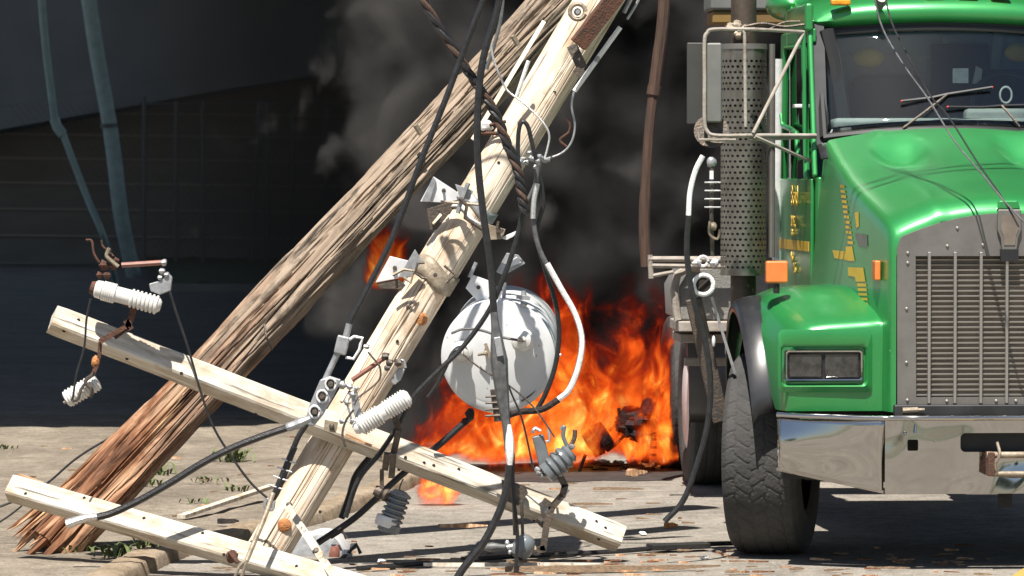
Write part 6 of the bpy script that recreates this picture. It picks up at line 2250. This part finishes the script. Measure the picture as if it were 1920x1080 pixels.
# exhaust stack ----------------------------------------------------
sc0 = T(1394, 300, 2.45)
exx, exy, exr = sc0.x, 2.45, .128
ze0, ze1 = T(1394, 517, 2.33).z, T(1394, 88, 2.33).z
m = MB()
NC = 26
cell = 2 * math.pi * exr / NC
nr_ = int((ze1 - ze0) / cell)
ch_ = (ze1 - ze0) / nr_
def cyl(th, z): return Vector((exx + exr * math.cos(th), exy + exr * math.sin(th), z))
for r_ in range(nr_):
    plain = r_ in (0, nr_ - 1, nr_ - 2) or r_ == nr_ - 9
    for c_ in range(NC):
        t0 = 2 * math.pi * (c_ + (.5 if r_ % 2 else 0)) / NC; dt = 2 * math.pi / NC
        z0 = ze0 + r_ * ch_
        if plain:
            m.add([cyl(t0, z0), cyl(t0 + dt / 2, z0), cyl(t0 + dt, z0), cyl(t0 + dt, z0 + ch_), cyl(t0 + dt / 2, z0 + ch_), cyl(t0, z0 + ch_)], [(0, 1, 4, 5), (1, 2, 3, 4)])
            continue
        out8 = [(0, 0), (.5, 0), (1, 0), (1, .5), (1, 1), (.5, 1), (0, 1), (0, .5)]
        vs = [cyl(t0 + dt * u, z0 + ch_ * v) for u, v in out8]
        for k in range(8):
            a = R(-135 + 45 * k)
            vs.append(cyl(t0 + dt * (.5 + .30 * math.cos(a)), z0 + ch_ * (.5 + .24 * math.sin(a))))
        m.add(vs, [(k, (k + 1) % 8, 8 + (k + 1) % 8, 8 + k) for k in range(8)])
shield = tb(m, 'exhaust_shield', W['perf'], sharp=180, weld=True)
m = MB(); m.tube([(exx, exy, ze0 - .45), (exx, exy, 3.4)], .072, 18); tb(m, 'exhaust_pipe', W['pipe'])
m = MB(); m.tube([(exx, exy, ze0 + .02), (exx, exy, ze1 - .02)], exr - .025, 24); tb(m, 'exhaust_muffler', W['under'])
m = MB(); m.lathe((exx, exy, ze1 - .01), (exx, exy, ze1 + .02), [(0, exr + .006), (1, exr + .004)], 28); tb(m, 'shield_cap', W['steel'], shield)
m = MB(); m.tube([(exx + exr + .03, exy - .02, ze0 + .1), (exx + exr + .03, exy - .02, ze1 + .02)], .018, 8); tb(m, 'stack_strut', W['steel'])
m = MB(); p = T(1458, 160, 2.9); m.tube([(p.x, 2.9, p.z - 1.0), (p.x, 2.9, p.z + .15)], .03, 10); tb(m, 'air_line', W['galvwhite'])
m = MB(); p = T(1380, 60, 2.35)
for i in range(7): m.ell(p + Vector((rnd.uniform(-.05, .05), rnd.uniform(-.03, .03), rnd.uniform(-.03, .05))), .03, .025, .022, 8, 6, .7)
tb(m, 'clamp_clump', W['tanplate'], shield)

# mirror -----------------------------------------------------------
my = 1.72
def Tm(px, py): return T(px, py, my)
mm_ = MB()
mm_.tube(spline([Tm(1415, 55), Tm(1340, 55), Tm(1326, 62), Tm(1321, 78), Tm(1321, 150), Tm(1321, 225), Tm(1326, 246), Tm(1342, 254), Tm(1400, 254)], 5), .0105, 8)
mir_ = tb(mm_, 'mirror_frame', W['paleframe'])
for pts, r in (([(1396, 60), (1397, 150), (1398, 238)], .009), ([(1383, 58), (1392, 56), (1396, 64)], .009)):
    m = MB(); m.tube([Tm(*q) for q in pts], r, 8); tb(m, 'mirror_strut', W['paleframe'], mir_)
pc = T(1507, 60, 2.0); pd = T(1530, 254, 1.85); pe = T(1520, 302, 1.9)
m = MB(); m.tube([Tm(1415, 55), pc], .010, 8); tb(m, 'mirror_arm', W['paleframe'], mir_)
m = MB(); m.tube([Tm(1400, 254), pd], .011, 8); m.tube([Tm(1405, 262) + Vector((0, .01, 0)), pd + Vector((0, .02, -.01))], .008, 8); tb(m, 'mirror_arm', W['paleframe'], mir_)
m = MB(); m.tube([Tm(1412, 250), pc], .010, 8); tb(m, 'mirror_arm', W['paleframe'], mir_)
m = MB(); m.tube([Tm(1415, 256), pe], .010, 8); tb(m, 'mirror_arm', W['paleframe'], mir_)
m = MB(); m.tube([pc, T(1510, 300, 1.95)], .010, 8); tb(m, 'grab_rail', W['green'], mir_)
W['mirrordark'] = mat('dark mirror back', (.05, .053, .05), .45, .2, col2=(.065, .065, .06), scale=5)
W['mirrorgrey'] = mat('mirror housing grey', (.14, .145, .135), .5, .2, col2=(.18, .18, .17), scale=5)
m = MB(); a, b = Tm(1325, 80), Tm(1354, 230); m.box(((a.x + b.x) / 2, my + .04, (a.z + b.z) / 2), abs(b.x - a.x), .07, abs(a.z - b.z)); tb(m, 'mirror_housing', W['mirrorgrey'], mir_, bevel=.012)
m = MB(); a, b = T(1288, 80, my + .1), T(1322, 233, my + .1); m.box(((a.x + b.x) / 2, my + .1, (a.z + b.z) / 2), abs(b.x - a.x), .02, abs(a.z - b.z)); tb(m, 'mirror_plate', W['mirrordark'], mir_, bevel=.006)
c = T(1334, 246, my + .05)
m = MB(); m.lathe(c + Vector((0, .06, -.02)), c, [(0, .03), (.5, .075), (1, .096)], 24); tb(m, 'convex_mirror', W['darksteel'], mir_)
m = MB(); m.tube([Tm(1308, 248), Tm(1310, 262), Tm(1380, 262), Tm(1366, 252)], .008, 8); tb(m, 'mirror_bracket', W['paleframe'], mir_)
m = MB()
m.tube(spline([T(1395, 50, 2.1), T(1430, 44, 2.1), T(1470, 50, 2.1), T(1508, 46, 2.1)], 6), .008, 6)
m.tube(spline([T(1440, 56, 2.1), T(1470, 42, 2.1), T(1500, 40, 2.1)], 6), .006, 6); tb(m, 'antenna_cable', W['darksteel'])

# behind the cab: load body, deck box, rails ------------------------
yl = 3.5
a, b = T(1332, -60, yl), T(1560, 20, yl)
m = MB(); m.box((0, yl + .2, (a.z + b.z) / 2), abs(a.x) * 2, .4, a.z - b.z); load = tb(m, 'load_body', W['mirrorgrey'], bevel=.02)
W['ochre'] = mat('ochre band', (.20, .12, .03), .7, col2=(.13, .08, .03), scale=5)
b2 = T(1400, 43, yl)
m = MB(); m.box((0, yl + .2, (b.z + b2.z) / 2 - .002), abs(a.x) * 2 - .03, .36, b.z - b2.z); tb(m, 'load_floor', W['ochre'], load, bevel=.01)
m = MB(); c = T(1478, 10, 3.1); m.ell(c, .13, .25, .09, 20, 12); tb(m, 'air_horn_fairing', W['green'])
m = MB()
for s_ in (1, -1):
    m.box((s_ * .42, 4.4, .82), .09, 8.2, .26)
tb(m, 'frame_rail', W['under'])
m = MB(); m.box((0, .95, 1.02), .72, 1.3, .72); m.box((0, 2.5, .80), .6, 1.3, .45); m.box((0, .75, .52), .5, .5, .26); tb(m, 'engine', W['under'], bevel=.03)
m = MB(); m.tube([(-1.0, 1.05, .50), (1.0, 1.05, .50)], .07, 12); m.box((0, 1.05, .62), 1.2, .2, .1); tb(m, 'front_axle', W['under'])
m = MB(); m.box((0, .62, .62), 1.9, .04, .40); tb(m, 'splash_panel', W['black'])
both(lambda mm: mm.box((-1.02, .34, .62), .16, .10, .34), 'dark_liner', W['black'])  # black block added for the shade between bumper and tyre
both(lambda mm: mm.box((-.80, 1.72, .95), .70, .03, .75), 'dark_liner', W['black'])
for yw in (5.75, 7.10):
    m = MB(); m.tube([(-.9, yw, .52), (.9, yw, .52)], .10, 12); m.ell((0, yw, .52), .24, .22, .24); tb(m, 'rear_axle', W['under'])
m = MB(); m.box((0, 1.9, .58), .5, 1.2, .22); m.tube([(-.5, 2.3, .6), (-.5, 3.6, .6)], .14, 10); tb(m, 'transmission', W['under'], bevel=.03)
m = MB(); m.box((.62, 3.6, .72), .5, 1.6, .55); m.box((-.62, 3.6, .72), .4, 1.6, .55); tb(m, 'fuel_tank', W['under'], bevel=.08)
# deck tool box and rails
yd = 4.3
def dbox(m):
    pl = [T(px, py, yd) for px, py in ((1273, 540), (1292, 506), (1310, 503), (1415, 500), (1440, 500), (1440, 600), (1276, 600))]
    m.prism(pl, (0, 1.0, 0)); return m
both(dbox, 'tool_box', W['alu'], bevel=.01)
def dedge(m):
    m.tube([T(1271, 600, yd - .02), T(1264, 545, yd - .02), T(1270, 515, yd - .02), T(1290, 503, yd - .02), T(1312, 502, yd - .02)], .025, 8); return m
both(dedge, 'deck_edge', W['paleframe'])
def drail(m):
    a, b = T(1273, 603, yd - .1), T(1450, 622, yd - .1)
    m.box(((a.x + b.x) / 2, yd + .2, (a.z + b.z) / 2), b.x - a.x, .6, a.z - b.z)
    return m
both(drail, 'deck_rail', W['paleframe'], bevel=.008)
def drail2(m):
    a, b = T(1278, 628, yd), T(1450, 644, yd)
    m.box(((a.x + b.x) / 2, yd + .35, (a.z + b.z) / 2), b.x - a.x, .5, a.z - b.z)
    return m
both(drail2, 'deck_crossmember', W['paleframe'], bevel=.006)
def drail3(m):
    a, b = T(1292, 675, yd), T(1400, 690, yd)
    m.box(((a.x + b.x) / 2, yd + .3, (a.z + b.z) / 2), b.x - a.x, .06, a.z - b.z)
    return m
both(drail3, 'deck_crossmember', W['paleframe'], bevel=.006)
def step_(m):
    a, b = T(1368, 648, 2.6), T(1392, 668, 2.6)
    m.box(((a.x + b.x) / 2, 2.6, (a.z + b.z) / 2), b.x - a.x, .5, a.z - b.z)
    return m
both(step_, 'step', W['paleframe'], bevel=.006)
def mud(m):
    rows = []
    for i in range(17):
        a = R(-12 + 110 * i / 16)
        y = 5.75 - .63 * math.cos(a); z = .56 + .60 * math.sin(a)
        rows.append([Vector((rwx - .03, y, z - .03)), Vector((rwx - .03, y, z)), Vector((rwx + .66, y, z))])
    m.grid(rows); return m
both(mud, 'mudguard', W['steel'], solid=.01)
def lrack(m):
    yk = 4.2
    m.tube([T(1216, 486, yk), T(1392, 486, yk)], .018, 8); m.tube([T(1220, 498, yk), T(1360, 500, yk)], .015, 8)
    m.tube([T(1219, 478, yk), T(1221, 522, yk)], .016, 8); m.tube([T(1220, 518, yk), T(1262, 510, yk)], .012, 8)
    return m
both(lrack, 'rack', W['paleframe'])
m = MB(); c = T(1318, 490, 4.15); m.tube([c + Vector((.03 * math.cos(q * .5), 0, .03 * math.sin(q * .5))) for q in range(13)], .010, 6); m.ell(c + Vector((.07, 0, -.01)), .03, .03, .03, 8, 6, .5); m.ell(c + Vector((-.04, 0, -.01)), .03, .03, .025, 8, 6, .5); tb(m, 'shackle', W['galvwhite'])
